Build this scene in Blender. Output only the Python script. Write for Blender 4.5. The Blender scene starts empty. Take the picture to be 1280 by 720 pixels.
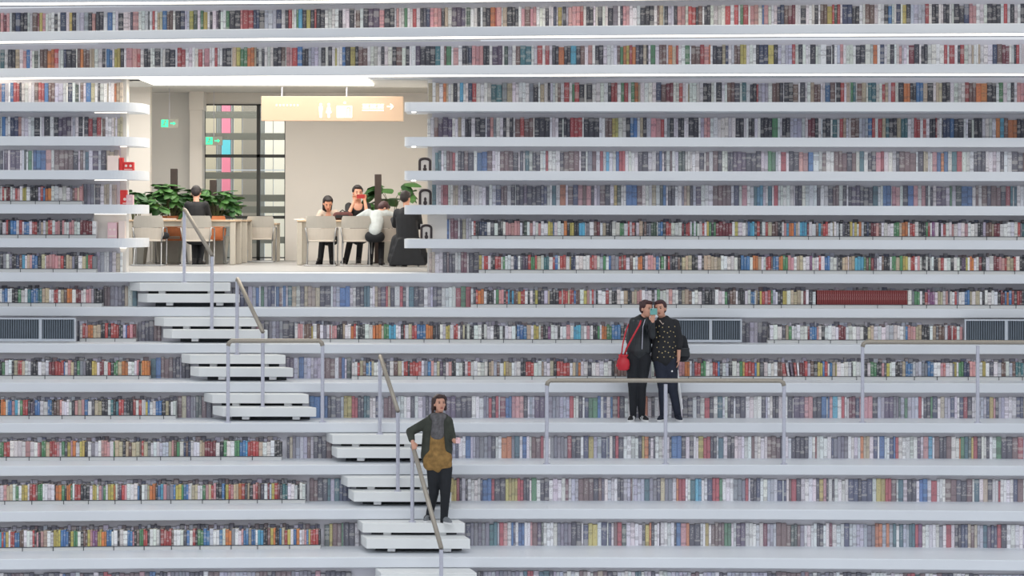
import bpy, bmesh, math, random
from mathutils import Vector, Matrix
R_ = random.Random(7)
SC = bpy.context.scene
COL = SC.collection
F = 2800.0          # focal length in pixels of the 1280 px frame
P = 0.515           # height of one shelf tier, metres
HY = 275.0          # horizon row of the photograph
ROLL = 0.002
C = F * P
# ------------------------------------------------------------------ camera, sky, lights, exposure
cam_d = bpy.data.cameras.new('camera'); cam = bpy.data.objects.new('camera', cam_d); COL.objects.link(cam)
cam_d.sensor_width = 36.0; cam_d.lens = 36.0 * F / 1280.0
cam_d.shift_y = -(360 - HY) / 1280.0
cam_d.clip_end = 500
cam.matrix_world = Matrix.Rotation(math.pi/2, 4, 'X') @ Matrix.Rotation(ROLL, 4, 'Z')
SC.camera = cam
w = bpy.data.worlds.new('daylight'); SC.world = w; w.use_nodes = True
w.node_tree.nodes['Background'].inputs[0].default_value = (0.87, 0.91, 0.98, 1)
w.node_tree.nodes['Background'].inputs[1].default_value = 0.74
def area(name, loc, target, sx, sy, power, color):
    l = bpy.data.lights.new(name, 'AREA'); l.shape = 'RECTANGLE'; l.size = sx; l.size_y = sy; l.energy = power; l.color = color
    o = bpy.data.objects.new(name, l); COL.objects.link(o); o.location = loc
    o.rotation_euler = (Vector(target) - Vector(loc)).to_track_quat('-Z', 'Y').to_euler(); return o
area('skylight', (0, 8, 19), (0, 31, -2), 26, 14, 4300, (0.94, 0.97, 1.0))
area('atrium_low_fill', (0, 13, -8.5), (0, 31, -2), 18, 5, 1900, (1.0, 0.97, 0.95))  # low fill lamp added to grade the tiers darker upward, after the atrium globe
vs = SC.view_settings
vs.view_transform = 'Standard'; vs.look = 'None'; vs.gamma = 1.0; vs.use_curve_mapping = False
vs.exposure = 0.1
# ------------------------------------------------------------------ helpers
def W(px, py, D):
    dx = (px - 640) + ROLL * (py - HY); dy = (py - HY) - ROLL * (px - 640)
    return Vector((dx / F * D, D, -dy / F * D))
def X(px, D): return (px - 640) / F * D
def mat(name, col, rough=0.6, metal=0.0, var=0.0, scale=8.0, emit=None, es=0.0, bump=0.0):
    m = bpy.data.materials.new(name); m.use_nodes = True; nt = m.node_tree; b = nt.nodes['Principled BSDF']
    b.inputs['Base Color'].default_value = (*col, 1); b.inputs['Roughness'].default_value = rough; b.inputs['Metallic'].default_value = metal
    if emit: b.inputs['Emission Color'].default_value = (*emit, 1); b.inputs['Emission Strength'].default_value = es
    tc = nt.nodes.new('ShaderNodeTexCoord'); n = nt.nodes.new('ShaderNodeTexNoise'); n.inputs['Scale'].default_value = scale; n.inputs['Detail'].default_value = 4
    nt.links.new(tc.outputs['Object'], n.inputs['Vector'])
    mr = nt.nodes.new('ShaderNodeMapRange'); mr.inputs[1].default_value = .3; mr.inputs[2].default_value = .7
    mr.inputs[3].default_value = 1 - var; mr.inputs[4].default_value = 1 + var
    nt.links.new(n.outputs['Fac'], mr.inputs[0])
    mx = nt.nodes.new('ShaderNodeVectorMath'); mx.operation = 'SCALE'; mx.inputs[0].default_value = col
    nt.links.new(mr.outputs[0], mx.inputs['Scale']); nt.links.new(mx.outputs[0], b.inputs['Base Color'])
    if bump:
        bp = nt.nodes.new('ShaderNodeBump'); bp.inputs['Strength'].default_value = bump; bp.inputs['Distance'].default_value = .01
        nt.links.new(n.outputs['Fac'], bp.inputs['Height']); nt.links.new(bp.outputs[0], b.inputs['Normal'])
    return m
def S(r, g, b):
    f = lambda v: ((v/255+.055)/1.055)**2.4 if v > 10 else v/255/12.92
    return (f(r), f(g), f(b))
M = dict(
    shelf=mat('shelf_white', S(224, 228, 233), .45, var=.03, scale=.9),
    tread=mat('stair_white', S(232, 234, 233), .5, var=.03, scale=1.5),
    wall=mat('niche_wall', S(222, 220, 226), .8, var=.02),
    wwall=mat('warm_wall', S(236, 231, 224), .8, var=.02, scale=.6),
    gwall=mat('grey_wall', S(226, 223, 217), .8, var=.02, scale=.6),
    ceil=mat('ceiling_paint', S(215, 213, 206), .8, var=.02),
    floor=mat('pale_floor', S(168, 168, 168), .35, var=.05, scale=2),
    led=mat('led_glow', (1, .93, .82), emit=(1, .93, .8), es=1.7),
    led2=mat('led_panel', (1, .93, .82), emit=(1, .93, .82), es=3.0),
    steel=mat('brushed_steel', S(205, 206, 218), .4, .6, var=.05, scale=30),
    brass=mat('satin_rail', S(166, 158, 146), .45, .45, var=.04, scale=30),
    black=mat('black_matt', S(28, 29, 33), .7, var=.1),
    wire=mat('dark_wire', S(70, 75, 82), .5, .5),
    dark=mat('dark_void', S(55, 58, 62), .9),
    slat=mat('vent_slat', S(104, 114, 124), .6, .2, var=.06),
    alu=mat('vent_frame', S(196, 202, 210), .5, .1),
    tray=mat('book_tray', S(214, 214, 212), .4),
    plastic=mat('chair_shell', S(205, 197, 186), .55, var=.03),
    plastic2=mat('chair_shell_upper', S(182, 178, 170), .6, var=.03),
    chrome=mat('chair_tube', S(170, 172, 174), .3, .8),
    tabletop=mat('table_wood', S(216, 190, 160), .5, var=.08, scale=6),
    tableleg=mat('table_leg', S(196, 190, 178), .5, var=.03),
    orange=mat('tan_leather', S(196, 120, 75), .6, var=.1),
    mull=mat('dark_mullion', S(48, 50, 48), .5),
    bar=mat('grey_bar', S(120, 118, 108), .7),
    post=mat('brown_post', S(58, 46, 42), .6, var=.1),
    sign=mat('sign_face', S(206, 178, 152), .6, emit=S(255, 222, 190), es=.1),
    signw=mat('sign_white', S(255, 252, 246), .5, emit=(1, .98, .94), es=1.0),
    exitw=mat('exit_sign_face', S(175, 175, 165), .5),
    exitg=mat('exit_green', S(60, 220, 160), .5, emit=S(70, 255, 185), es=.9),
    leaf=mat('leaf_green', S(74, 118, 62), .45, var=.3, scale=5),
    leaf2=mat('leaf_dark', S(50, 88, 50), .45, var=.3, scale=5),
    stem=mat('plant_stem', S(86, 92, 58), .7, var=.1),
    pot=mat('planter_grey', S(170, 168, 160), .6, var=.05),
    skin=mat('skin', S(214, 160, 136), .55, var=.04),
    hair=mat('hair_black', S(34, 28, 30), .5, var=.2, scale=40),
    hairb=mat('hair_brown', S(62, 44, 40), .5, var=.25, scale=40),
    hairr=mat('hair_reddish', S(66, 36, 40), .5, var=.25, scale=40),
    leather=mat('black_leather', S(38, 42, 46), .35, var=.25, scale=9, bump=.6),
    dotcoat=mat('black_jacket', S(30, 31, 35), .75, var=.2, scale=9, bump=.4),
    trous=mat('black_trousers', S(26, 29, 35), .8, var=.2, scale=9),
    navyt=mat('navy_trousers', S(32, 38, 54), .8, var=.2, scale=9),
    olive=mat('olive_jacket', S(58, 62, 54), .8, var=.2, scale=12, bump=.4),
    mustard=mat('mustard_tunic', S(150, 116, 66), .85, var=.35, scale=14, bump=.4),
    greytop=mat('grey_scarf', S(98, 96, 98), .85, var=.3, scale=25),
    white=mat('white_trim', S(232, 232, 232), .6),
    shoe=mat('shoe_black', S(30, 30, 34), .6),
    shoeg=mat('shoe_grey', S(120, 124, 128), .6),
    redbag=mat('red_leather', S(205, 45, 58), .45, var=.1),
    gold=mat('gold_stud', S(200, 180, 130), .4, .5),
    teal=mat('phone_teal', S(118, 178, 172), .35),
    redph=mat('phone_red', S(160, 40, 40), .35),
    greyshirt=mat('pale_shirt', S(182, 190, 192), .85, var=.08, scale=12, bump=.3),
    cream=mat('cream_top', S(200, 184, 170), .85, var=.1, scale=12),
    maroon=mat('maroon_cloth', S(84, 44, 42), .8, var=.2, scale=12),
    gift=mat('gift_red', S(222, 52, 50), .5), giftp=mat('gift_pink', S(240, 200, 204), .5), giftw=mat('gift_ornament', S(245, 225, 215), .5),
    dcover=mat('display_cover', S(222, 214, 206), .5), darch=mat('display_arch', S(62, 52, 52), .6),
    tan=mat('facade_tan', S(196, 184, 160), .9), fgrey=mat('facade_grey', S(140, 140, 134), .9), pink=mat('facade_pink', S(240, 140, 160), .9),
    cyan=mat('facade_cyan', S(110, 205, 215), .9), fcream=mat('facade_cream', S(240, 232, 214), .9), taupe=mat('facade_taupe', S(150, 142, 130), .9),
)
g = bpy.data.materials.new('window_glass'); g.use_nodes = True; b = g.node_tree.nodes['Principled BSDF']
b.inputs['Base Color'].default_value = (.93, .97, .95, 1); b.inputs['Roughness'].default_value = .02; b.inputs['Transmission Weight'].default_value = 1; b.inputs['IOR'].default_value = 1.08
M['glass'] = g
# book material: the colour of each book is a face attribute, the title print comes from UV noise
def book_material():
    m = bpy.data.materials.new('book_cover'); m.use_nodes = True; nt = m.node_tree; N = nt.nodes; L = nt.links; b = N['Principled BSDF']
    b.inputs['Roughness'].default_value = .6
    at = N.new('ShaderNodeAttribute'); at.attribute_name = 'col'
    uv = N.new('ShaderNodeUVMap'); uv.uv_map = 'UVMap'; sp = N.new('ShaderNodeSeparateXYZ'); L.new(uv.outputs[0], sp.inputs[0])
    def mth(op, a, c=None, d=None):
        n = N.new('ShaderNodeMath'); n.operation = op
        for i, v in enumerate((a, c, d)):
            if v is None: continue
            if isinstance(v, (int, float)): n.inputs[i].default_value = v
            else: L.new(v, n.inputs[i])
        return n.outputs[0]
    fr = mth('FRACT', sp.outputs[0]); v = mth('FRACT', sp.outputs[1])
    no = N.new('ShaderNodeTexNoise'); no.inputs['Scale'].default_value = 1; no.inputs['Detail'].default_value = 1
    cb = N.new('ShaderNodeCombineXYZ'); L.new(mth('FLOOR', sp.outputs[0]), cb.inputs[0]); L.new(mth('MULTIPLY', sp.outputs[1], 26), cb.inputs[1]); L.new(mth('MULTIPLY', fr, 2), cb.inputs[2])
    L.new(cb.outputs[0], no.inputs['Vector'])
    t1 = mth('GREATER_THAN', no.outputs['Fac'], .53)
    t2 = mth('LESS_THAN', mth('ABSOLUTE', mth('SUBTRACT', fr, .5)), .24)
    t3 = mth('LESS_THAN', mth('ABSOLUTE', mth('SUBTRACT', v, .6)), .27)
    mask = mth('MULTIPLY', mth('MULTIPLY', mth('MULTIPLY', t1, t2), t3), .34)
    no2 = N.new('ShaderNodeTexNoise'); no2.inputs['Scale'].default_value = 1; no2.inputs['Detail'].default_value = 0
    cb2 = N.new('ShaderNodeCombineXYZ'); L.new(mth('MULTIPLY', mth('FLOOR', sp.outputs[0]), 3.7), cb2.inputs[0]); L.new(mth('MULTIPLY', sp.outputs[1], 5), cb2.inputs[1])
    L.new(cb2.outputs[0], no2.inputs['Vector'])
    band = mth('MULTIPLY', mth('GREATER_THAN', no2.outputs['Fac'], .62), .35)
    bw = N.new('ShaderNodeRGBToBW'); L.new(at.outputs['Color'], bw.inputs[0])
    dk = mth('LESS_THAN', bw.outputs[0], .25)
    ct = N.new('ShaderNodeMix'); ct.data_type = 'RGBA'; L.new(dk, ct.inputs[0]); ct.inputs[6].default_value = (.12, .1, .12, 1); ct.inputs[7].default_value = (.75, .72, .68, 1)
    mx = N.new('ShaderNodeMix'); mx.data_type = 'RGBA'; L.new(mth('MAXIMUM', mask, band), mx.inputs[0]); L.new(at.outputs['Color'], mx.inputs[6]); L.new(ct.outputs[2], mx.inputs[7])
    L.new(mx.outputs[2], b.inputs['Base Color']); return m
M['book'] = book_material()
def tag(o, label=None, cat=None, group=None, kind=None):
    if label: o['label'] = label
    if cat: o['category'] = cat
    if group: o['group'] = group
    if kind: o['kind'] = kind
    return o
def empty(name, loc, label=None, cat=None, group=None, kind=None, rz=0):
    o = bpy.data.objects.new(name, None); COL.objects.link(o); o.location = loc; o.rotation_euler = (0, 0, rz); o.empty_display_size = .1
    return tag(o, label, cat, group, kind)
class MB:
    """collects shapes; coordinates are relative to `org`"""
    def __init__(s, org=(0, 0, 0)): s.v = []; s.f = []; s.o = Vector(org)
    def add(s, vs, fs):
        n = len(s.v); s.v += [tuple(Vector(q)) for q in vs]; s.f += [[i+n for i in f] for f in fs]; return s
    def box(s, x0, x1, y0, y1, z0, z1):
        return s.add([(x0,y0,z0),(x1,y0,z0),(x1,y1,z0),(x0,y1,z0),(x0,y0,z1),(x1,y0,z1),(x1,y1,z1),(x0,y1,z1)],
                     [(0,3,2,1),(4,5,6,7),(0,1,5,4),(1,2,6,5),(2,3,7,6),(3,0,4,7)])
    def tube(s, pts, r, n=10, r1=None):
        pts = [Vector(p) for p in pts]; k = len(pts); vs = []; prev = None
        for i, p in enumerate(pts):
            t = (pts[min(i+1, k-1)] - pts[max(i-1, 0)]).normalized()
            a = prev if prev is not None else (Vector((0,1,0)) if abs(t.y) < .9 else Vector((1,0,0)))
            u = (a - t*a.dot(t)).normalized(); prev = u; q = t.cross(u)
            rr = r if r1 is None else r + (r1-r)*i/(k-1)
            vs += [p + (u*math.cos(2*math.pi*j/n) + q*math.sin(2*math.pi*j/n))*rr for j in range(n)]
        fs = [(i*n+j, i*n+(j+1)%n, (i+1)*n+(j+1)%n, (i+1)*n+j) for i in range(k-1) for j in range(n)]
        fs += [tuple(range(n))[::-1], tuple(range((k-1)*n, k*n))]
        return s.add(vs, fs)
    def ell(s, c, r, nu=12, nv=8):
        c = Vector(c); r = (r, r, r) if isinstance(r, (int, float)) else r
        vs = [c + Vector((0, 0, -r[2]))]
        for i in range(1, nv):
            a = -math.pi/2 + math.pi*i/nv
            vs += [c + Vector((r[0]*math.cos(a)*math.cos(2*math.pi*j/nu), r[1]*math.cos(a)*math.sin(2*math.pi*j/nu), r[2]*math.sin(a))) for j in range(nu)]
        vs.append(c + Vector((0, 0, r[2]))); e = len(vs)-1
        fs = [(0, 1+(j+1)%nu, 1+j) for j in range(nu)]
        fs += [(1+i*nu+j, 1+i*nu+(j+1)%nu, 1+(i+1)*nu+(j+1)%nu, 1+(i+1)*nu+j) for i in range(nv-2) for j in range(nu)]
        fs += [(1+(nv-2)*nu+j, 1+(nv-2)*nu+(j+1)%nu, e) for j in range(nu)]
        return s.add(vs, fs)
    def cap(s, p0, p1, r0, r1, flat=1.0):
        p0 = Vector(p0); p1 = Vector(p1); d = p1-p0; L = d.length; t = d.normalized() if L > 1e-6 else Vector((0,0,1))
        a = Vector((0,1,0)) if abs(t.y) < .9 else Vector((1,0,0)); u = (a-t*a.dot(t)).normalized(); q = t.cross(u); n = 12; rings = []
        for i in range(1, 4): al = math.pi/2*i/4; rings.append((-r0*math.cos(al), r0*math.sin(al)))
        rings.append((0, r0)); rings.append((L, r1))
        for i in range(3, 0, -1): al = math.pi/2*i/4; rings.append((L+r1*math.cos(al), r1*math.sin(al)))
        vs = [p0 - t*r0]
        for (h, r) in rings:
            for j in range(n):
                o = (u*math.cos(2*math.pi*j/n)*flat + q*math.sin(2*math.pi*j/n))*r if abs(t.y) < .9 else (u*math.cos(2*math.pi*j/n) + q*math.sin(2*math.pi*j/n)*flat)*r
                vs.append(p0 + t*h + o)
        vs.append(p1 + t*r1); e = len(vs)-1; k = len(rings)
        fs = [(0, 1+(j+1)%n, 1+j) for j in range(n)]
        fs += [(1+i*n+j, 1+i*n+(j+1)%n, 1+(i+1)*n+(j+1)%n, 1+(i+1)*n+j) for i in range(k-1) for j in range(n)]
        fs += [(1+(k-1)*n+j, 1+(k-1)*n+(j+1)%n, e) for j in range(n)]
        return s.add(vs, fs)
    def build(s, name, m, parent=None, loc=None, smooth=False, bevel=0):
        me = bpy.data.meshes.new(name); loc = Vector(loc) if loc is not None else Vector((0,0,0))
        me.from_pydata([tuple(Vector(v)-loc) for v in s.v], [], s.f); me.update()
        me.materials.append(M[m] if isinstance(m, str) else m)
        bm = bmesh.new(); bm.from_mesh(me); bmesh.ops.recalc_face_normals(bm, faces=bm.faces); bm.to_mesh(me); bm.free()
        o = bpy.data.objects.new(name, me); COL.objects.link(o); o.location = loc
        if parent is not None: o.parent = parent
        if smooth:
            for p in me.polygons: p.use_smooth = True
        if bevel:
            md = o.modifiers.new('edge', 'BEVEL'); md.width = bevel; md.segments = 2; md.limit_method = 'ANGLE'
        return o
def remeshed(mb, name, m, parent, voxel, smooth_it=4):
    """closed shapes fused into one continuous skin"""
    o = mb.build(name, m, parent)
    md = o.modifiers.new('skin', 'REMESH'); md.mode = 'VOXEL'; md.voxel_size = voxel; md.use_smooth_shade = True
    sm = o.modifiers.new('soft', 'SMOOTH'); sm.iterations = smooth_it; sm.factor = .5
    dg = bpy.context.evaluated_depsgraph_get(); me = bpy.data.meshes.new_from_object(o.evaluated_get(dg))
    o.modifiers.clear(); o.data = me
    for p in me.polygons: p.use_smooth = True
    if not me.materials: me.materials.append(M[m])
    return o
# ------------------------------------------------------------------ the tiers
K0 = .163; TH = .27
YB = {-6:(6.3,3,0,-3,-6), -5:(51,48.5,44.5,42.3,41.5), -4:(96.5,95.5,92.5,91.7,92), -3:(142,140,139,138.4,139.3), -2:(186,184.5,183,183,184),
      3:(395,396,396.8,397.4,397.8), 4:(441.3,441.6,442.2,442.6,443), 5:(490.5,490.3,490.7,491,491.3), 6:(541.5,540.7,540.7,541,541.5),
      7:(595.5,593.6,593.3,594,594.8), 8:(653,649.3,649,650,651.8), 9:(712.8,709.3,710,711.3,713.5)}
XS = (0, 320, 640, 960, 1280)
def quad(ys):   # least squares a+b t+c t^2, t=(x-640)/640 over the five samples
    t = [-1, -.5, 0, .5, 1]
    c = (sum(y*(q*q-.5) for y, q in zip(ys, t))) / sum((q*q-.5)**2 for q in t); b = sum(y*q for y, q in zip(ys, t)) / 2.5
    a = sum(ys)/5 - c*.5; return a, b, c
PSF = {}
for k, ys in YB.items():
    u = k - K0; PSF[k] = quad([(y - ROLL*(x-640) - HY)/u for x, y in zip(XS, ys)])
PSF[-6] = (44.9, 1.2, 0.2)
PSF[-3] = (42.95, .35, 0); PSF[-2] = (42.6, .1, 0)
PSF[-1] = (42.75, .1, .1); PSF[0] = (42.55, .1, .1); PSF[1] = (42.45, .1, .1); PSF[2] = (42.6, .08, .08)
PSF[10] = (51.1, 0.1, .3)
for k in range(-9, -6): PSF[k] = (44.9 + (-6-k)*1.9, 1.4, .3)
PSF[11] = (52.8, .1, .3); PSF[12] = (54.5, .1, .3)
def Df(k, px):
    t = max(-1.9, min(1.9, (px-640)/640)); a, b, c = PSF[k]; return C/(a + b*t + c*t*t)
def ztop(k): return -P*(k - K0 - TH)
def zbot(k): return -P*(k - K0)
def Bp(k, px):      # plane of the tall back row
    if k >= 3: return max(Df(k-1, px) + .12, Df(k, px) + .42)
    return Df(k, px) + .36
def Fp(k, px):      # plane of the short front row
    return Bp(k, px) - .21
ORD = ['zeroth','first','second','third','fourth','fifth','sixth','seventh','eighth','ninth','tenth','eleventh','twelfth','thirteenth','fourteenth','fifteenth','sixteenth','seventeenth','eighteenth','nineteenth','twentieth']
def plan_poly(k, x0, x1, endl=None, endr=None):
    n = max(4, int((x1-x0)/26)); pts = []
    for i in range(n+1):
        px = x0 + (x1-x0)*i/n; D = Df(k, px); pts.append((X(px, D), D))
    return pts
def slab(k, name, x0, x1, label, group, endr=False, endl=False, kind=None, deep=0.0):
    if endr: front = plan_poly(k, x0, x1-42)
    elif endl: front = plan_poly(k, x0+10, x1)
    else: front = plan_poly(k, x0, x1)
    out = list(front)
    if endr:
        cx, cy = front[-1]; D = Df(k, x1); w_ = X(x1, D+.5) - cx; h_ = .62
        for i in range(1, 13):
            a = math.pi/2*i/12; out.append((cx + w_*math.sin(a), cy + h_*(1-math.cos(a))))
        out.append((out[-1][0], cy + 1.0))
    if endl:
        cx, cy = front[0]; w_ = cx - X(x0, Df(k, x0)); pre = []
        for i in range(1, 7):
            a = math.pi/2*i/6; pre.append((cx - w_*math.sin(a), cy + .12*(1-math.cos(a))))
        pre.append((pre[-1][0], cy + 1.0)); out = pre[::-1] + out
    back = []
    n = 12
    lo, hi = out[0][0], out[-1][0]
    for i in range(n+1):
        px = x1 + (x0-x1)*i/n; D = Bp(k, px) + .34 + deep; x = X(px, Df(k, px))
        if endr or endl: D = Df(k, px) + 1.0
        back.append((min(max(x, lo), hi), D))
    poly = out + back; m = len(poly); zb, zt = zbot(k), ztop(k)
    org = Vector((sum(p[0] for p in out)/len(out), out[len(out)//2][1], zb))
    mb = MB(); mb.add([(x, y, zb) for x, y in poly] + [(x, y, zt) for x, y in poly],
           [tuple(range(m))[::-1], tuple(range(m, 2*m))] + [(i, (i+1) % m, m+(i+1) % m, m+i) for i in range(m)])
    t = empty(name, org, label, 'shelf', group, kind)
    o = mb.build('shelf_slab', 'shelf', None, loc=org); o.parent = t; o.location = (0, 0, 0)
    bm = bmesh.new(); bm.from_mesh(o.data); bmesh.ops.remove_doubles(bm, verts=bm.verts, dist=1e-4)
    bmesh.ops.triangulate(bm, faces=[f for f in bm.faces if len(f.verts) > 4]); bmesh.ops.recalc_face_normals(bm, faces=bm.faces); bm.to_mesh(o.data); bm.free()
    md = o.modifiers.new('edge', 'BEVEL'); md.width = .012; md.segments = 2; md.limit_method = 'ANGLE'; md.angle_limit = math.radians(50)
    return t, org
def ribbon(k, x0, x1, d0, dy, z0, z1, base=Df):   # curved bar following a tier
    n = max(3, int((x1-x0)/26)); vs = []; fs = []
    for i in range(n+1):
        px = x0 + (x1-x0)*i/n; D = base(k, px) + d0; x = X(px, D)
        vs += [(x, D, z0), (x, D+dy, z0), (x, D+dy, z1), (x, D, z1)]
        if i < n: a = i*4; fs += [(a+j, a+(j+1) % 4, a+4+(j+1) % 4, a+4+j) for j in range(4)]
    fs += [(0, 1, 2, 3), (n*4+3, n*4+2, n*4+1, n*4)]
    return MB().add(vs, fs)
ROWNAME = {-5: 'top shelf row', 10: 'bottom sliver row'}
for i, k in enumerate(range(-4, 10)): ROWNAME[k] = ORD[i+2] + ' shelf row down'
ROWNAME[9] = 'lowest full shelf row'
XL, XR = -300, 1600
for k in range(-9, 13):
    if k in range(-3, 2):
        nm = ORD[k+4]
        lab = '%s of the five round-ended white shelves stacked left of the alcove, counted from the top' % nm
        t1, o1 = slab(k, 'shelf', XL, 180, lab, 'rounded shelves left of the alcove', endr=True)
        lab = '%s of the five long white shelves ending right of the alcove, counted from the top' % nm
        t2, o2 = slab(k, 'shelf', 505, XR, lab, 'long shelves right of the alcove', endl=True)
        parts = [(t1, o1, XL, 150), (t2, o2, 528, XR)]
    else:
        if k <= -6: lab = 'white curved balcony shelf cut by the upper picture edge' if k == -6 else '%s white balcony shelf overhanging just above the picture' % ORD[-k-6]
        elif k == -5: lab = 'long grey-white shelf carrying the top row of books'
        elif k == -4: lab = 'long grey-white shelf that crosses right above the alcove opening'
        elif k == 2: lab = 'long white tier whose top is the floor of the alcove'
        elif k == 6: lab = 'long white tier on which the embracing couple stands'
        elif k <= 9: lab = 'long white stepped tier, %s below the alcove floor' % ORD[k-2]
        else: lab = 'white stepped tier just below the lower picture edge, %s down' % ORD[k-9]
        t1, o1 = slab(k, 'shelf', XL, XR, lab, 'long curved white tiers', deep=(.35 if k == -4 else 0))
        parts = [(t1, o1, XL, XR)]
    # led-lit soffit painted as a wide glowing ribbon under the overhanging tiers
    if k in (-6, -5, -4):
        o = ribbon(k, XL, XR, .06, .24, zbot(k)-.012, zbot(k)-.001).build('led_glow', 'led', t1, smooth=False)
        o.location = -o1
        if k == -4: pass
    elif -3 <= k <= 1:
        for (t, og, a, b_) in parts[:1]:
            o = ribbon(k, 118, b_+8, .30, .03, zbot(k)-.012, zbot(k)-.001).build('led_glow', 'led', t); o.location = -og
        if k <= -1:
            D = Df(k, 517)+.16; MB().tube([(X(517, D), D, zbot(k)-.012), (X(517, D), D, zbot(k)-.001)], .035, 12).build('spot_lamp', 'led2', parts[1][0]).location = -parts[1][1]
# niche walls behind the books
wb = MB()
def wallstrip(k, x0, x1):
    n = max(3, int((x1-x0)/30)); vs = []; fs = []
    for i in range(n+1):
        px = x0 + (x1-x0)*i/n; D = Bp(k, px) + .055; vs += [(X(px, D), D, ztop(k)-.01), (X(px, D), D, zbot(k-1)+.01), (X(px, D), D+.06, ztop(k)-.01), (X(px, D), D+.06, zbot(k-1)+.01)]
        if i < n: a = i*4; fs += [(a, a+4, a+5, a+1), (a+2, a+3, a+7, a+6), (a+1, a+5, a+7, a+3), (a, a+2, a+6, a+4)]
    wb.add(vs, fs)
for k in range(-8, 13):
    if -3 <= k <= 2:
        wallstrip(k, XL, 150); wallstrip(k, 540, XR)
    else: wallstrip(k, XL, XR)
tag(wb.build('wall_back', 'wall'), kind='structure')
# side walls of the alcove opening
D0 = Df(0, 300)
zc = zbot(-4); zf = ztop(2)
def st(mb, name, m, **kw): return tag(mb.build(name, m, **kw), kind='structure')
xl = X(157, D0+.36); xr = X(534, D0+.34)
st(MB().box(xl-.5, xl, D0+.43, D0+.66, zf, zc), 'wall_left', 'wwall')
st(MB().box(xr, xr+.3, D0+.43, D0+10.5, zf, zc), 'wall_right', 'wwall')
DB = 44.3                                   # rear wall of the alcove
zc2 = P*4.86
st(MB().box(X(-60, 44), X(700, 44), D0+.9, DB+.1, zf-.12, zf), 'floor', 'floor')
st(MB().box(X(-60, 44), X(700, 44), 36.2, DB+.4, zc2, zc2+.1), 'ceiling', 'ceil')
st(MB().box(X(100, 33), X(600, 36), Df(-4, 300)+1.0, 36.3, zc-.0, zc+.9), 'trim_1', 'ceil')
st(MB().box(X(200, 36), X(463, 34.6), 34.0, 35.4, zc-.025, zc-.003), 'trim_2', 'led2')
# rear walls: grey bay, pilaster, window wall, white wall
st(MB().box(X(-40, 42.4), X(187.5, 42.4), 42.4, 42.6, zf, zc2), 'wall_side', 'wwall')
st(MB().box(X(150, DB), X(254, DB), DB, DB+.15, zf, zc2), 'wall_rear', 'gwall')
pp = MB(); pp.box(X(237, 43.9), X(252.5, 43.9), 43.9, DB, zf, W(0, 137, 43.9).z); pp.box(X(236, 43.85), X(254, 43.85), 43.85, DB, W(0, 137, 43.9).z, zc2)
st(pp, 'trim_3', 'wwall')
st(MB().box(X(254, DB), X(357, DB), DB, DB+.15, W(0, 130, DB).z, zc2), 'wall_header', 'gwall')
st(MB().box(X(357, DB), X(700, DB), DB-.1, DB+.1, zf, zc2), 'wall_white', 'wwall')
# window with mullions
wt = W(0, 130, DB).z; wbz = zf
win = empty('window_1', (X(306, DB), DB, wbz), kind='structure'); wo = Vector(win.location)
fr = MB(); x0, x1 = X(255, DB), X(357, DB)
for px, hw in ((255.5, .014), (323, .034), (356.5, .014)): fr.box(X(px, DB)-hw, X(px, DB)+hw, DB-.03, DB+.05, wbz, wt)
for py in (131, 195, 271.5, 322): z = W(300, py, DB).z; hw = .03 if py in (195, 271.5) else .012; fr.box(x0, x1, DB-.03, DB+.05, z-hw, z+hw)
fr.build('window_frame', 'mull', win).location = -wo
for a, b_ in ((256, 322), (324, 356)):
    for y0, y1 in ((132, 194), (196, 270.5), (272.5, 321)):
        MB().box(X(a, DB), X(b_, DB), DB, DB+.012, W(300, y1, DB).z, W(300, y0, DB).z).build('pane', 'glass', win).location = -wo
# what stands beyond the window
DO = 48.5
fa = empty('building', (X(306, DO), DO, -3), 'facade of tan, pink and cyan panels seen through the dark-framed window', 'building'); fo = Vector(fa.location)
def pan(a, b_, y0, y1, m, d=0): MB().box(X(a, DO), X(b_, DO)-.02, DO+d, DO+d+.1, W(300, y1, DO).z, W(300, y0, DO).z-.02).build('facade_panel', m, fa).location = -fo
for a, b_, m in ((250, 271, 'tan'), (271, 277, 'fgrey'), (289, 292, 'fgrey'), (292, 303, 'tan'), (303, 323, 'taupe'), (323, 331, 'fgrey'), (331, 342, 'fcream'), (342, 362, 'fcream')):
    pan(a, b_, 110, 212, m); pan(a, b_, 212, 345, m)
pan(277, 289, 110, 168, 'pink'); pan(277, 289, 168, 194, 'cyan'); pan(277, 289, 194, 250, 'pink'); pan(277, 289, 250, 345, 'fgrey')
for py in (143.5, 170.5, 219.5, 247.5, 262, 300):
    z = W(300, py, 46.5).z; MB().box(X(248, 46.5), X(362, 46.5), 46.5, 46.6, z-.07, z+.07).build('facade_bar', 'bar', fa).location = -fo
# unseen sloped canopy added to block skylight, standing in for the higher balconies
vs = []; fs = []
for i in range(13):
    px = -500 + 190*i
    for (D_, z_) in ((Df(-8, px)+.2, zbot(-9)+.02), (24.5, 6.6), (17.5, 10.5)): vs.append((X(px, 30), D_, z_))
    if i: a = (i-1)*3; fs += [(a, a+3, a+4, a+1), (a+1, a+4, a+5, a+2)]
n_ = len(vs); vs += [(x, y+.4, z+.5) for x, y, z in vs]; fs += [tuple(n_+q for q in f) for f in fs]
st(MB().add(vs, fs), 'skylight_blocker', 'shelf')
# atrium floor far below, for bounce light
st(MB().box(-30, 30, -6, 28, zbot(12)-.1, zbot(12)), 'ground', 'floor')
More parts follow.
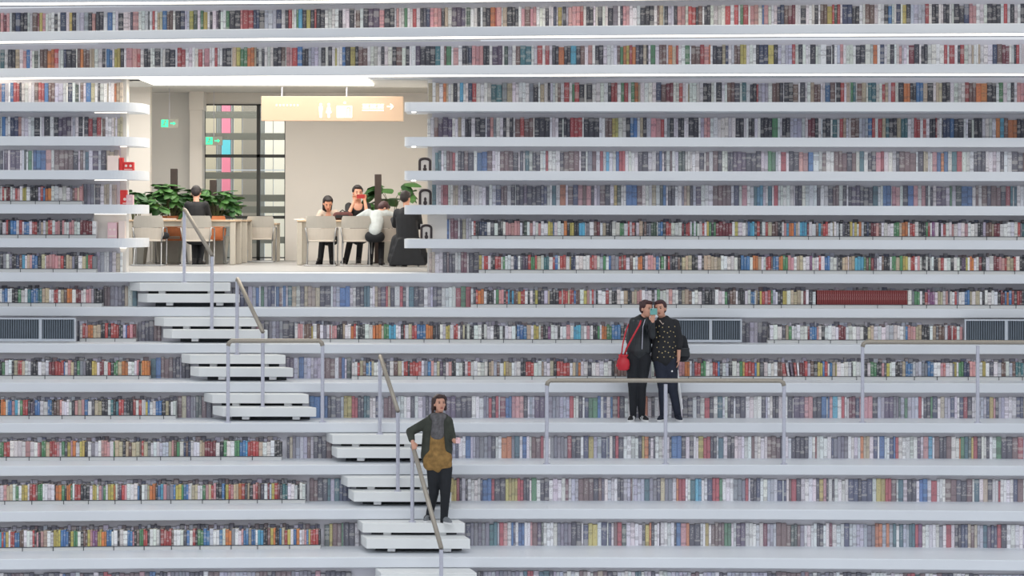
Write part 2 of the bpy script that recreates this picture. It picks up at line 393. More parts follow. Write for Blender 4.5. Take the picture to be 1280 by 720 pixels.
# ------------------------------------------------------------------ alcove lights
area('alcove_ceiling_lights', (X(300, 39), 39, zc2-.08), (X(300, 39), 39, 0), 5.5, 5.0, 310, (1, .95, .88))
area('alcove_front_light', (X(330, 35), 34.9, zc-.06), (X(330, 35), 36.5, 0), 3.0, .9, 45, (1, .94, .84))
area('outdoor_daylight', (X(306, 46), 45.0, 5.2), (X(306, 48), 48.4, 0), 4, .8, 210, (1, .98, .94))
for i, (px, py) in enumerate(((225, 114), (261, 114), (379, 112), (492, 112))):
    D = 41.8 if py == 114 else 41.0
    t = empty('downlight', (X(px, D), D, zc2), ('leftmost round ceiling downlight near the left wall', 'round ceiling downlight above the window', 'round ceiling downlight just above the hanging sign', 'rightmost round ceiling downlight right of the hanging sign')[i], 'light', 'alcove ceiling downlights')
    MB().tube([(0, 0, -.02), (0, 0, 0)], .13, 20).build('light_rim', 'ceil', t); MB().tube([(0, 0, -.026), (0, 0, -.02)], .10, 20).build('diffuser', 'led2', t)
# hanging sign
DS = 37.6; a = W(326.5, 151, DS); b_ = W(504, 120.5, DS)
sg = empty('hanging_sign', ((a.x+b_.x)/2, DS, a.z), 'long peach-coloured lit sign hanging from the alcove ceiling with restroom symbols and an arrow', 'sign'); so = Vector(sg.location)
q = MB().box(a.x, b_.x, DS, DS+.12, a.z, b_.z).build('sign_panel', 'sign', sg, bevel=.008); q.location = -so
for px in (352, 433): MB().tube([W(px, 121, DS)+Vector((0,.06,0)), Vector((X(px, DS), DS+.06, zc2))], .012, 8).build('hanger_rod', 'steel', sg).location = -so
def glyph(shapes, name='symbol', kind=None):
    mb = MB()
    for s in shapes:
        if s[0] == 'b':
            p, r = W(s[1], s[4], DS), W(s[3], s[2], DS); mb.box(p.x, r.x, DS-.008, DS, p.z, r.z)
        elif s[0] == 'e':
            p = W(s[1], s[2], DS); mb.tube([(p.x, DS-.008, p.z), (p.x, DS, p.z)], s[3]/F*DS, 14)
        elif s[0] == 'p':
            vs = [W(x, y, DS) for x, y in s[1]]; n = len(vs)
            mb.add([(v.x, DS-.008, v.z) for v in vs] + [(v.x, DS, v.z) for v in vs], [tuple(range(n)), tuple(range(n, 2*n))[::-1]] + [(i, (i+1) % n, n+(i+1) % n, n+i) for i in range(n)])
    o = tag(mb.build(name, 'signw', sg), kind=kind); o.location = -so
glyph([('e', 401, 130.6, 1.5), ('p', [(398.6, 133), (403.4, 133), (402.8, 140), (402.2, 147), (399.8, 147), (399.2, 140)])])
glyph([('e', 411, 130.6, 1.5), ('p', [(409.6, 133), (412.4, 133), (414.4, 141), (412.4, 141.5), (412.2, 147), (409.8, 147), (409.6, 141.5), (407.6, 141)])])
glyph([('b', 421, 132.5, 430.5, 147), ('p', [(431.2, 132.5), (440, 132.5), (440, 134), (433, 134), (433, 145.5), (440, 145.5), (440, 147), (431.2, 147)]), ('b', 438.4, 134, 440, 146), ('e', 435.6, 137, 1.2), ('b', 434.3, 139, 437, 144.5), ('e', 431, 128.5, 1.4)])
tx = []
for i in range(6):      # a line of six small characters
    x = 453 + i*4.6
    tx += [('b', x, 130.2, x+3.8, 130.9), ('b', x+.3, 132.2, x+3.5, 132.8), ('b', x, 134.6, x+3.8, 135.2), ('b', x+1.6, 130.2, x+2.2, 135.2)]
    if i % 2: tx.append(('b', x, 130.2, x+.5, 135.2))
    else: tx.append(('b', x+3.2, 132.2, x+3.7, 135.2))
glyph(tx, 'lettering', 'stuff')
glyph([('b', 453+i*1.7, 137, 454.1+i*1.7, 138.7) for i in range(16)], 'lettering', 'stuff')
glyph([('b', 484, 132.6, 491, 133.9), ('p', [(487.5, 129.8), (488.8, 129.8), (492.2, 133.2), (488.8, 136.7), (487.5, 136.7), (490.3, 133.2)])], 'arrow')
glyph([('b', 345+i*4.4, 130.6, 346.6+i*4.4, 132.4) for i in range(7)], 'lettering', 'stuff')
# green exit sign, plus its window reflection modelled as a second sign
for n, (cx, cy, D, lab) in enumerate(((211.5, 154.3, 42.8, 'green running-man exit sign on the grey wall left of the pilaster'), (267, 176, 43.7, 'green running-man exit sign hanging before the dark-framed window'))):
    c = W(cx, cy, D); t = empty('exit_sign', c, lab, 'sign', 'green exit signs')
    MB().box(-.17, .17, 0, .05, -.085, .085).build('sign_panel', 'exitw', t)
    mb = MB().box(-.15, -.02, -.006, 0, -.07, .07)
    mb.build('symbol', 'exitg', t)
    mb = MB(); mb.tube([(-.075, -.012, .045), (-.075, -.006, .045)], .014, 10); mb.tube([(-.08, -.01, .03), (-.095, -.01, -.01), (-.07, -.01, -.05)], .008, 6); mb.tube([(-.095, -.01, -.01), (-.125, -.01, -.045)], .008, 6); mb.tube([(-.08, -.01, .025), (-.045, -.01, .0)], .007, 6)
    mb.build('symbol', 'exitw', t)
    MB().add([(.02, -.006, -.012), (.08, -.006, -.012), (.08, -.006, -.035), (.125, -.006, 0), (.08, -.006, .035), (.08, -.006, .012), (.02, -.006, .012),
              (.02, .001, -.012), (.08, .001, -.012), (.08, .001, -.035), (.125, .001, 0), (.08, .001, .035), (.08, .001, .012), (.02, .001, .012)],
             [tuple(range(7)), tuple(range(7, 14))[::-1]] + [(i, (i+1) % 7, 7+(i+1) % 7, 7+i) for i in range(7)]).build('arrow', 'exitg', t)
    MB().tube([(0, .025, .085), (0, .025, zc2-c.z)], .006, 6).build('hanger_rod', 'steel', t)
# ------------------------------------------------------------------ books
PAL = dict(k=S(44,46,54), d=S(84,84,94), n=S(52,66,98), b=S(72,124,178), c=S(96,180,214), t=S(62,118,124), g=S(84,146,98), G=S(66,88,72),
           y=S(206,190,104), o=S(222,136,76), r=S(188,74,72), R=S(126,48,58), p=S(220,164,164), P=S(140,90,134), u=S(92,76,98), m=S(120,92,84),
           e=S(206,190,162), w=S(246,244,243), l=S(204,204,216), s=S(146,146,156))
CN = dict(k='black', d='dark grey', n='navy blue', b='mid blue', c='sky blue', t='teal', g='green', G='dark green', y='yellow', o='orange', r='red', R='dark red',
          p='pale pink', P='purple', u='plum-grey', m='brown', e='beige', w='white', l='pale grey', s='grey')
# each entry: row -> list of (F or P, tile origin in px, 'edge colour edge colour ...') with edges in quarter pixels
ROWS = {
-5: ['P0:0p15R30p45w58k75n100k135w160m185R195y225w270k285w300n328w345y358k378l440p475w478k515w535b560w590k640w650d662p690w740k745w760r772w785e810b832m862w875k900n922l945y965G985g1015y1035w1048k1060w1080u1090k1100w1128g1145k1200p1210r1265n1280',
 'P320:0n15k40l100n125w145k160r178w200g210c230k250y270k290r300k342w412k430w465k490w497m518w535k560u615k690l700p712w740g755w782r800w820k835d850n868p925k958w978u1045w1050G1070w1105k1120w1132k1170o1195r1200p1225w1232k1280',
 'P640:0k30w45p62m90p120w165k182w205n220w228y248w252k268l280p340r355w370k405w428k450w478k528w540k553p585w640k708w725m735e755w760k778l808k825p865w880r918k930m950w960k990w1065r1090w1110r1130w1140g1155r1180w1190p1230w1250b1258p1280',
 'P960:0w45n80m100R135w162k188w232k250w260m295y320r330G345r360w370n420k455w485m530w580k600b618w640n662w672y690k712l785r803w818k852w875k905w928k980n1005p1040w1095k1162w1178r1195w1210k1230w1262k1280'],
-4: ['P0:0t20w38k75e95p130b148w170G188w198m235o270r290w300n330k378w385m400o415m445e470w510k525w530b560w570y600k618w630p685r700w718k750w772k800w825k875w885r925w990r1010w1020p1045w1072r1085w1110k1155w1160e1180y1200g1235o1270e1280',
 'P320:0k10w28k40w85k145w150p180r205b230k260l325k345w360k378w395y402w430b445k470y495k510m555w625k640w680k700m728w748k765w775u820k895t920w940m950g975w985p1010w1030k1050d1060n1078p1135k1165w1180u1230w1240G1280',
 'P640:0w18m40t95w125r150w165r185w200k232o260k292c320k362w380p400w415k455w525m540g555o570y585r600o635k655e672k680w692g715w735m770w780o800e820r830w865g887w895m940r960p985o990w1002k1050n1080w1110m1140y1170w1220k1235n1280',
 'P960:0y28k48l120r135w152k188w210k237w262k315w320k330w345l360p375w438k512w525o545w560n580w610k630w655p668w678w703R730k755w765k797w880r895w905r932w948k960r980w1018e1028w1050e1060w1122n1145m1170R1205w1230k1240r1255w1280'],
-3: ['P0:0p5b22l40w50b65r95k105w170m190r220b240m272l330w338n360w375G392w400m415w428b472w488k498w535e540w570o580e612',
 'P320:860e915w935o950e960w985k1005w1018c1035w1060n1080r1100w1175t1228w1230k1280',
 'P640:0w85k130w140e160w178k190l215w228m242w260r285w300g312r335k360w372k400w480k495r525w545g560r580w595g612o630e640w720n745m770R805w835r852w880e885w955k995w1020k1048w1075m1112d1138w1150t1170w1190k1222r1230l1280',
 'P960:0m40k75w80k125m150w160d185w195e230m262w285b310m335w340k362r380w392e408w412g425t438w445m490w500t540w570r600w615r635w652k678o710k740b775k825w840e870k910w985r1005c1040o1095k1140w1155g1175w1195k1230w1245p1280'],
-2: ['P0:0w8b25w50n90p105w170k198w220k248w268k290u355w362l375w392k412w420k440r505w510m525w570e575w585e610',
 'P320:855w890m910u980w995k1025w1045k1075w1095k1145w1155u1170p1200w1235k1250w1268k1280',
 'P640:0k5w15m40r60m105w112k188w200w232k250w258k290r350w358k435w465m500y530w570k590b625w640e655k672p745r760w775k808w830k860w882k932w942l960p990w1118k1158w1182k1212w1242k1280',
 'P960:0k20g48w70k110l185w200R235k265w272k312w322t345w358r375e390w415m455l500b520r535w550r570t605k665t698w730r760w775r790w808k838r845w870k875n910b930k978w1000k1018w1030k1070w1140o1160c1180o1245k1280'],
-1: ['P0:0k15w20u38w50u98w120G130w140g158w165b180b228p255w270m365k390w400m415w425t442w462u490w505k530e592',
 'P500:175t205w232m262r275w290k320m340k368w385b435m460w475w500m565k590w600d615w625t645w662k700w728r740w800k818m895w905k928w938m980w1000r1015w1030c1045w1080b1095r1125w1190k1240w1280',
 'P820:0b30w40k50w70m80w112G145w158w180',
 'P865:0w37k60w70m85w105k150w178k190d205u270k345w380g418w445r470w485k535p580'],
 # continued below
0: ['F0:0w10r20w30R50w75r85w112y130w150k190r215b225o255w270w350m385p410', 'P0:385p415s470w475k500w520e545w560e580',
 'P500:160t180w205p215r240w265e290w315k355w430k445w480n505m535w555k575w580k597u635k705n735w760t780w800o828w840m865n890p955k970w985l1000m1050w1070y1085G1105w1130b1185m1210w1260e1280',
 'P820:0w20G35b50w60k95w110w130s140e170', 'P640:770k790w810w825d845w862k905l920u945w1005m1095w1110n1135w1150p1175w1210t1225c1255w1280',
 'P960:0t20w30r50w75w130w135k170w245k262w302k325m355w375k393w402k418u460k525t550w575b615w620p660w675k700b728p788k800w812k825w842u890w910g920w940G968b1022w1040m1052w1070m1165k1190r1212t1225w1230t1245w1280'],
1: ['F0:0k10w30r40k50b80w95r110w120b145w160r185k195r215w240r260w275p300k320w345p370w400R460w480', 'P0:480k495w530e540o570w595r610e630',
 'P500:165r180w185o200w205r220b245w252R290w300k312e330w358', 'F500:358w368r378k398n435w490k528p600w612k620G678w720w740y765b770w820o835k850y870k895c925w930s970m985R1000w1030k1060w1100g1120w1140r1148w1160r1175k1180w1215k1220m1255G1280',
 'F820:0G5w10b35k50r75w130R140k150r170w180g200', 'F640:890g925w952r962y985g1020R1115y1130w1170b1190c1225r1240k1250w1268r1280',
 'F960:0e20m50k70w80c105o130b150w160c195R205w240c265m275r300w325e330w355k360w385k410y445w455o480n505k515R540p555w580w630g670o700w710r735w755k790g800r820P835w855k865r890w920p930w950w985p1000w1050k1090m1120e1130R1160w1250r1262t1280'],
2: ['F0:0k15w60k80n110c125w135p160b188e225w230p290r330e360k390w430g440r460s480', 'P0:480l520w545s560w580e600w612',
 'P500:145e175w215k235m245k275w305R335w345k395', 'F500:395y410w420r440w455k475r505w515g525w570n590w615u640r655g675r685e705w720t745w765r775b790w800r830w850y855n878w950r968w1000g1030w1045b1055s1095r1130w1150m1165w1190o1225w1240p1280',
 'F820:0b15w20k25g40w50k60r80w110k130e180k210w230k240', 'F640:960e1045w1060w1130k1145b1190w1205o1260w1270r1280',
 'F960:0r15m25b55o75g100p130w145e190w210P232w255r265w285b310w345s350k372e400w405e435c480g515R530u545b570m580k610w620g640e660g675y700w715r735p760w770k790w800k820w830k865r880w915k930w960k970u990y1010o1030w1055R1070w1130R1155p1185r1195e1230r1240w1260k1280'],
3: ['F0:0w10b38w60k90g105w138t155b190t210e245w270r290w305e320m335o360w380R405w430p470k510', 'P0:520m550s610k640t685',
 'P290:0k20m40n60k80l120', 'P320:0b15w25g40l58n95w100b130w135b150w160t180e320k375w385l420b470w500k540t570w595m625u650r660e672k720r735k750w765t790k840w860l885k928w1000r1025g1050r1075',
 'F320:1075w1100r1110o1140w1155k1190w1200g1215p1240k1250r1260c1280',
 'F640:0c10m30y45r65w80k90w105y130k145w180e190k235r250w255r280e290r310b330m340w360y375w400r420k430w450w470r485w500k525w580k600e625p650w700g740w785w850e900w915w950k1000w1065g1078k1090m1120w1130k1165w1195b1215w1220k1240y1250r1265p1280',
 'F960:0r15g25w50k75y95w115e165R190w240', 'F960:700w720g760k785r800P835w850e875w890r910w935r955w985b1010e1020w1040e1060b1085w1150k1165R1185b1195o1205b1220r1260R1280'],
4: ['P0:385k395', 'F0:400r425p440o465e505k525r540k555r595k615l630b635r665R680', 'P0:690s725k770m805', 'P320:0k65s135k190',
 'F320:195w210p235w240m278y285w305m320w370r375w380p405k435e445w475o490r500w510k545w585o598w600o640g665c700w725k740r745w780r805b850o885k920w950y970w990r1010w1035k1055w1070k1090w1130k1140w1190k1205w1235k1245w1280',
 'F640:0w20k25b75e95w110y135w145k180P195w230k255w310c345w375p390w395w420g440w450o475g500b545k575',
 'P640:1145k1190l1230k1280',
 'F960:0k10w90g120w145w200R210b245p255k285w340w355R390w405w480k500e530w590l630w680b700p740r770k810w855m885w900R920w925r945p975'],
5: ['F0:0k10g25w60k70e90r110e125w155k190w245R275r320b325w340p355e370g400s430k460y485w500R520w540r555k570g590e610o640w660w685k705e710o748', 'P0:755t780b805m865k900s910k950',
 'P320:150u190l210w215b240l325m395w415m430b445w455G478', 'F320:480w508r520b565w570b590w635w690e730w740r760k770r828w860b890w920u950w965p980k1000w1035k1045w1060r1075w1125w1160k1165e1190o1220w1240y1250e1280',
 'F640:0w25w45k70r80r110w150e160w225r290w305e320o345w360w400w500m575', 'F640:700R740w790s835p865o890w900s915r945g970w1005r1030b1040w1085w1125g1155y1165r1215b1225y1240w1280',
 'F960:0w50m75', 'F960:160R185r215w250y275b285r300w310b340y345w420k425w515g545k570p595y610w620w640k660e690b725l770s800b830w865r890w910w925y945w955g980n1010p1040w1075y1090w1150w1170m1190w1240t1280'],
6: ['F0:0k5o30w40b60p75c90g115r140k155u175b200w240b260k270m300p310w335w360p390e410b440w460e510k540w555t595r620k650r680w695r710k730y740b750w780b810e845k855w880', 'P0:890m910u955s980G1010m1060',
 'P320:268b345b360k375d425l440y480r510k540t570w600n620l640m700l710w755w775k795w835k865s950u1000k1080w1140s1165r1180k1200r1215w1222R1250b1280',
 'P640:0p60k80w90l115u165s240l290r310w320k355w365n385g430b445w460n475w495b505m530r540k565w600k640o680w700k715w735w800k855k905w925y965r990k1010w1030t1055w1080k1110w1120k1170w1250k1270l1280',
 'P960:0w25k55w100k125w130u185k270b295w300b310p325c350w370r385w408R440n460p525k550l585u630s655G665l685g700l755r770w780k815g825n850w865e885l915n935w960n980r1000k1022w1050l1095n1110y1130p1140k1155l1185w1245n1280'],
7: ['F0:0g20r50w90w190m210g230e250r285w310g325y355p365o380w400y425k440w508p550w570g575e615k630e645m660e700r720e740k755w800l830k860m885g900w920n955w1000e1025R1080w1120g1135w1175g1200b1230c1240r1280',
 'F320:0r15e35w95k130', 'P320:158k170s200l240m275l290k355m382', 'P320:970l1000n1015w1050b1075l1100s1180k1200w1230o1280',
 'P640:0s15t40w55b75w100m145r160w195s280r300k345w360n385y410l450n475w480n490w505k520r535k560w635k652y665o685k695w710k718w790k800b850k910w935y960r995k1025w1035t1060w1080k1115w1200m1215w1280',
 'P960:0m65k85w120k205w240r245w320n330s420w465o480e510w530n550w560b585w610n630b640r655w750u765w780p805c825w835m860k895m920w960o965g985t1005G1020y1030r1050k1070w1095k1110w1145g1170k1225r1280'],
8: ['F0:0w20p35e65w80g95w110y140w150r180g215w225w275k280o310g325k335o355g375r405k450w465y485w510g530y570o580w590u610r625p635w690b700k710y740e750o780k790b805c835s870b880y910g920b955w960e990w1015g1030p1045r1070p1095b1125k1130y1145r1155p1170e1195o1210r1240e1250p1280',
 'F320:0r25w60R80y95r110R135t160w210k220w248', 'P320:270m310k360t375l395t420n478',
 'P320:955w975y1005r1020k1030w1050k1060w1125n1135b1180r1195k1250y1280',
 'P640:0y30r60k90w100g125w145k187w270R285w300l335m410k435m465w530k560l595m605w610l665t690s805w825o835r870w895t920c950w980n1005r1040g1055w1110s1170r1185w1195k1225n1260w1280',
 'P960:0l50n75w82n95w108m120r145k168w245k260y280p295k305w325k335w405n455k470n525w545y590r620m645w655t680w700k745w760b820r848w890m970k998m1025w1035t1060w1080k1125w1155r1165w1230n1252m1280'],
9: ['F0:0c10r20b30y45w55r75b100m120w165r185k205w270y305b345k355y370g390w420m440y465P490y510o535b560w570w590k600w640b665r685m700g720r740k750w800s805r835r860m870w920b950r980k990g1020b1050w1100b1115w1130o1160w1210p1220b1245e1260b1280',
 'F320:0w12c40k60m75y90o100k120b145r160y175w190b205o220w245b265y275r315k325', 'P320:345G370y385m430g440s445k520',
 'P320:1052n1075s1170t1210l1220r1240p1260w1280',
 'P640:0b10n20w35b65w95p105u150G160w210s300k350w360n385y430w450n478w485n500w512m530r552G575w655k670y690o700k715w740k745w815k825b875o890k945w970y1000m1035m1065g1100w1125u1170w1260R1280',
 'P960:0l45m118G150m165s185w248k280w310R325w385n410l500s540o575l595o610t645w660t680l710t740r755P775w860s895r920w938k970n1003e1050l1080t1100u1120n1150r1170k1198w1280'],
10: ['P0:0k60m120k200s220k300b330k380m420k520r560k600m700k750b780k840s950k1020m1100l1280', 'P320:0m60k100m180s300k480', 'P320:1110k1140l1200s1280',
 'P640:0s60t80r110t190k210l260w340m380w410m480k530w620t650w700k720w780l900m960l1020k1080l1280', 'P960:0k45m170s330w380k420k500w680r740t790w850k930w1010k1060l1280'],
}
ROWS[-1] += ['P960:0p15k38w45p65w70u118w140G160w190G195w202b255m290w330m395k420m440w458t480w500k540p565r580w642k657m740w750k778e800w822p845b865o880b900w920t945r970w1030k1088w1162k1180w1220k1275']
ROWS[2] += ['F820:240k250']
def parse(s):
    head, body = s.split(':'); kind = head[0]; org = int(head[1:]); import re
    nums = re.findall(r'(\d+)([a-zA-Z]?)', body); out = []
    for i in range(len(nums)-1):
        a, b_ = int(nums[i][0]), int(nums[i+1][0])
        if b_ > a: out.append((org + a/4, org + b_/4, nums[i][1]))
    return kind, out
BK = []       # dicts: row, kind, x0, x1, colour
for k, segs in ROWS.items():
    taken = []
    for s in segs:
        kind, toks = parse(s)
        for (a, b_, c) in toks:
            for (ta, tb) in taken:       # first writer wins where strings overlap
                if a < tb and b_ > ta:
                    if a >= ta: a = max(a, tb)
                    else: b_ = min(b_, ta)
            if b_ - a < .8: continue
            wmax = 7.0 if kind == 'P' else 4.3
            if c in 'wlse' : wmax = 5.2
            n = max(1, math.ceil((b_-a)/wmax)); e = a; cuts = [a]
            for i in range(1, n): cuts.append(a + (b_-a)*(i + R_.uniform(-.12, .12))/n)
            cuts.append(b_)
            for i in range(n):
                c2 = R_.choice('wwwledsmpk') if (kind == 'F' and n > 1 and R_.random() < .2) or (kind == 'P' and n > 1 and c not in 'wl' and R_.random() < .12) else c
                BK.append(dict(k=k, t=kind, x0=cuts[i], x1=cuts[i+1], c=c2))
        taken.append((toks[0][0], toks[-1][1]))
# extend every row a little past the frame
for k in range(-6, 12):
    for (a, b_) in ((-280, 0), (1280, 1580)):
        x = a
        while x < b_-2:
            wd = R_.uniform(3, 6.5); BK.append(dict(k=k, t='P' if k in (-6,-5,-4,-3,-2,-1,10,11) or (k == 0 and a > 0) or (k >= 6 and a > 0) else 'F', x0=x, x1=min(x+wd, b_), c=R_.choice('wwwwllkknmmrbeps'))); x += wd
BK = [b for b in BK if not (b['k'] == 4 and (b['x1'] < 96 or b['x0'] > 1204))]
BK = [b for b in BK if b['k'] < 11 and (b['k'] > -6)]
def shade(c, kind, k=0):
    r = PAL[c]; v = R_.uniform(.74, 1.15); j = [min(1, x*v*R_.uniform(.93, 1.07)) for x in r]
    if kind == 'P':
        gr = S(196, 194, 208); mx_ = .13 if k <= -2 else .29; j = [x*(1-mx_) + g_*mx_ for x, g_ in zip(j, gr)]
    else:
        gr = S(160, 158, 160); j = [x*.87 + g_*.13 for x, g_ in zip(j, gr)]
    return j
for b in BK:
    k = b['k']; pl = Bp if b['t'] == 'P' else Fp
    pc = (b['x0']+b['x1'])/2; D = pl(k, pc); b['D'] = D
    nich = (zbot(k-1) - ztop(k))
    if b['t'] == 'P':
        b['z'] = ztop(k); h = R_.choice((.315, .305, .30, .31, .285, .312)) if b['c'] not in 'l' else .304
        if k <= -1 or k == 0: h -= .0
        b['dp'] = .05
    else:
        b['z'] = ztop(k) + .052; h = R_.uniform(.188, .226)
        b['dp'] = .12
    b['h'] = min(h, nich - .03 - (b['z']-ztop(k)))
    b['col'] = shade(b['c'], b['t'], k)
def book_geo(b, org, lean=0):
    """a book standing spine out: rounded spine, boards and a page block showing at the head"""
    D = b['D']; xa = X(b['x0'], D) + .0012; xb = X(b['x1'], D) - .0012
    # outline follows the tier
    sl = (Df(b['k'], b['x1']) - Df(b['k'], b['x0'])) / max(1e-6, (xb-xa)) * 0
    w_ = xb-xa; zz = b['z']; h = b['h']; dp = b['dp']; r = min(.012, w_*.22)
    if w_ < .004: return None
    prof = [(xa, D+dp), (xa, D+r), (xa+w_*.2, D+r*.25), (xb-w_*.2, D+r*.25), (xb, D+r), (xb, D+dp)]
    vs = [(x-org[0]+(lean*0), y-org[1], zz-org[2]) for x, y in prof] + [(x-org[0]+lean, y-org[1], zz+h-org[2]) for x, y in prof]
    # page block recessed at the head
    e = min(.003, w_*.2)
    vs += [(xa+e-org[0]+lean, D+r+e-org[1], zz+h-org[2]), (xb-e-org[0]+lean, D+r+e-org[1], zz+h-org[2]), (xb-e-org[0]+lean, D+dp-org[1], zz+h-org[2]), (xa+e-org[0]+lean, D+dp-org[1], zz+h-org[2])]
    vs += [(v[0], v[1], v[2]-.006) for v in vs[12:16]]
    fs = [(i, i+1, 7+i, 6+i) for i in range(5)] + [(5, 0, 6, 11), (0, 5, 4, 3, 2, 1)]
    fs += [(7, 8, 12), (8, 9, 13, 12), (9, 10, 13), (6, 7, 12, 15), (10, 11, 14, 13), (12, 13, 17, 16), (13, 14, 18, 17), (14, 15, 19, 18), (15, 12, 16, 19), (16, 17, 18, 19), (11, 6, 15, 14)]
    return vs, fs
PAGE = S(214, 206, 190)
def fill_mesh(me, items, org):
    V = []; Fc = []; cols = []; uvs = []
    for b in items:
        g_ = book_geo(b, org, b.get('lean', 0))
        if not g_: continue
        vs, fs = g_; n = len(V); V += vs; rd = R_.randint(0, 400)
        for i, f in enumerate(fs):
            Fc.append([n+j for j in f]); cols += [*(PAGE if i in (16, 12, 13, 14, 15) else b['col']), 1.0]
            for j in f:
                v = vs[j]; x = 0.0
                if i in (1, 2, 3): x = (0, .05, .2, .8, .95, 1)[j % 6] if j < 12 else .5
                uvs += [rd + min(.98, max(.02, x)), (v[2] - vs[0][2]) / b['h']*.98 + .01 if i in (1, 2, 3) else .02]
    me.from_pydata(V, [], Fc); me.update()
    at = me.attributes.new('col', 'FLOAT_COLOR', 'FACE'); at.data.foreach_set('color', cols)
    uv = me.uv_layers.new(name='UVMap'); uv.data.foreach_set('uv', uvs)
    me.materials.append(M['book'])
# a run of matching dark red volumes (tier 3)
enc = dict(k=3, t='F', x0=0, x1=1, c='R', col=S(132, 56, 56), z=ztop(3)+.052, h=.215, dp=.12)
nE = 42; E0, E1 = 1021.5, 1134.5
for i in range(nE):
    a = E0 + (E1-E0)*i/nE; enc.update(x0=a, x1=a+(E1-E0)/nE, D=Fp(3, a)); o0 = ((X(a, enc['D'])), enc['D'], enc['z'])
    if i == 0:
        me0 = bpy.data.meshes.new('volume'); fill_mesh(me0, [enc], o0)
    o = bpy.data.objects.new('book_volume', me0); COL.objects.link(o); o.location = o0
    tag(o, 'matching dark red volume in the long dark red set on the eighth lit shelf row', 'book', 'matching dark red volumes')
    o['label'] = 'dark red volume in the long matching set on the %s' % ROWNAME[3]
# leaning books on tier 5
for a, b_, c, ln in ((978, 983, 'r', -.03), (984, 987, 'w', -.035), (988.5, 992, 'u', -.03), (993, 996, 'r', -.02), (996.5, 999, 'w', -.015)):
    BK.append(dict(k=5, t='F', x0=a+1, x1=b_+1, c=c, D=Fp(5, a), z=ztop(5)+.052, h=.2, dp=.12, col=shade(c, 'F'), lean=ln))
# individuals: the books that show largest
OCC = {5: ((768, 858),), 6: ((783, 860), (537, 566)), 3: ((797, 835),), 7: ((535, 568),), 8: ((480, 566),), 9: ()}
def shown(b):
    if b['x0'] < 1 or b['x1'] > 1279 or b['k'] > 9: return False
    return not any(b['x0'] < q[1] and b['x1'] > q[0] for q in OCC.get(b['k'], ()))
for b in BK: b['A'] = (b['x1']-b['x0'])*b['h']*F/b['D'] if shown(b) else 0
big = sorted(BK, key=lambda b: -b['A'])[:300]; ids = set(id(b) for b in big)
# landmarks beside which a reader can count
LM = {-5: [], -4: [], 3: [(168, 290, 'the staircase')], 4: [(192, 322, 'the staircase')], 5: [(226, 360, 'the staircase'), (782, 852, 'the couple')],
      6: [(255, 388, 'the staircase'), (782, 856, 'the couple')], 7: [(408, 566, 'the staircase')], 8: [(426, 566, 'the staircase')], 9: [(446, 590, 'the staircase')]}
for k in range(-3, 3): LM[k] = [(180 if k < 2 else 155, 505 if k < 2 else 533, 'the alcove')]
LM[4] += [(852, 927, 'the middle vent'), (0, 96, 'the left-hand vent'), (1204, 1280, 'the right-hand vent')]
LM[3] += [(1021, 1135, 'the dark red set')]
def ordw(n): return ORD[n] if n <= 20 else '%dth' % n
used_l = set()
rowb = {}
for b in BK:
    if 0 <= b['x0'] and b['x1'] <= 1280.1: rowb.setdefault(b['k'], []).append(b)
for k in rowb: rowb[k].sort(key=lambda b: b['x0'])
for b in big:
    k = b['k']; same = [q for q in rowb[k] if q['c'] == b['c']]; best = None
    opts = [('from the left picture edge', sum(1 for q in same if q['x0'] <= b['x0'])), ('from the right picture edge', sum(1 for q in same if q['x0'] >= b['x0']))]
    for (a, e, nm) in LM.get(k, []):
        if b['x0'] >= e-3: opts.append(('right of ' + nm, sum(1 for q in same if q['x0'] >= e-3 and q['x0'] <= b['x0'])))
        if b['x1'] <= a+3: opts.append(('left of ' + nm, sum(1 for q in same if q['x1'] <= a+3 and q['x0'] >= b['x0'])))
    opts = [(n - (.5 if 'picture' not in s else 0), s, n) for s, n in opts]; _, s, n = min(opts)
    b['label'] = '%s %s book %s on the %s' % (ordw(n), CN[b['c']], s, ROWNAME[k])
    D = b['D']; o0 = ((X(b['x0'], D)+X(b['x1'], D))/2, D, b['z'])
    me = bpy.data.meshes.new('book'); fill_mesh(me, [b], o0)
    o = bpy.data.objects.new('book', me); COL.objects.link(o); o.location = o0
    tag(o, b['label'], 'book', 'books on the %s' % ROWNAME[k])
rest = [b for b in BK if id(b) not in ids]
# short dark bookends and print tops showing above the front books
for k in (0, 1, 2, 3, 4, 5, 6, 7, 8, 9):
    fr_ = [b for b in BK if b['k'] == k and b['t'] == 'F']
    x = -278
    while x < 1578:
        wd = R_.uniform(2.5, 7); m_ = x + wd/2
        if any(f['x0'] <= m_ <= f['x1'] for f in fr_) or (k == 3 and 1021 < m_ < 1135):
            D = Bp(k, m_); c = R_.choice('llllsdkkmkdn')
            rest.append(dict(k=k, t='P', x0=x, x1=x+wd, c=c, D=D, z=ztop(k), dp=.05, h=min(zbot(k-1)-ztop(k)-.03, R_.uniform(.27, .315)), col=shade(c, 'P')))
        x += wd
me = bpy.data.meshes.new('books'); fill_mesh(me, rest, (0, 34, 0))
o = bpy.data.objects.new('books', me); COL.objects.link(o); o.location = (0, 34, 0)
tag(o, 'thousands of further small book spines packed along all the shelf rows', 'books', kind='stuff')
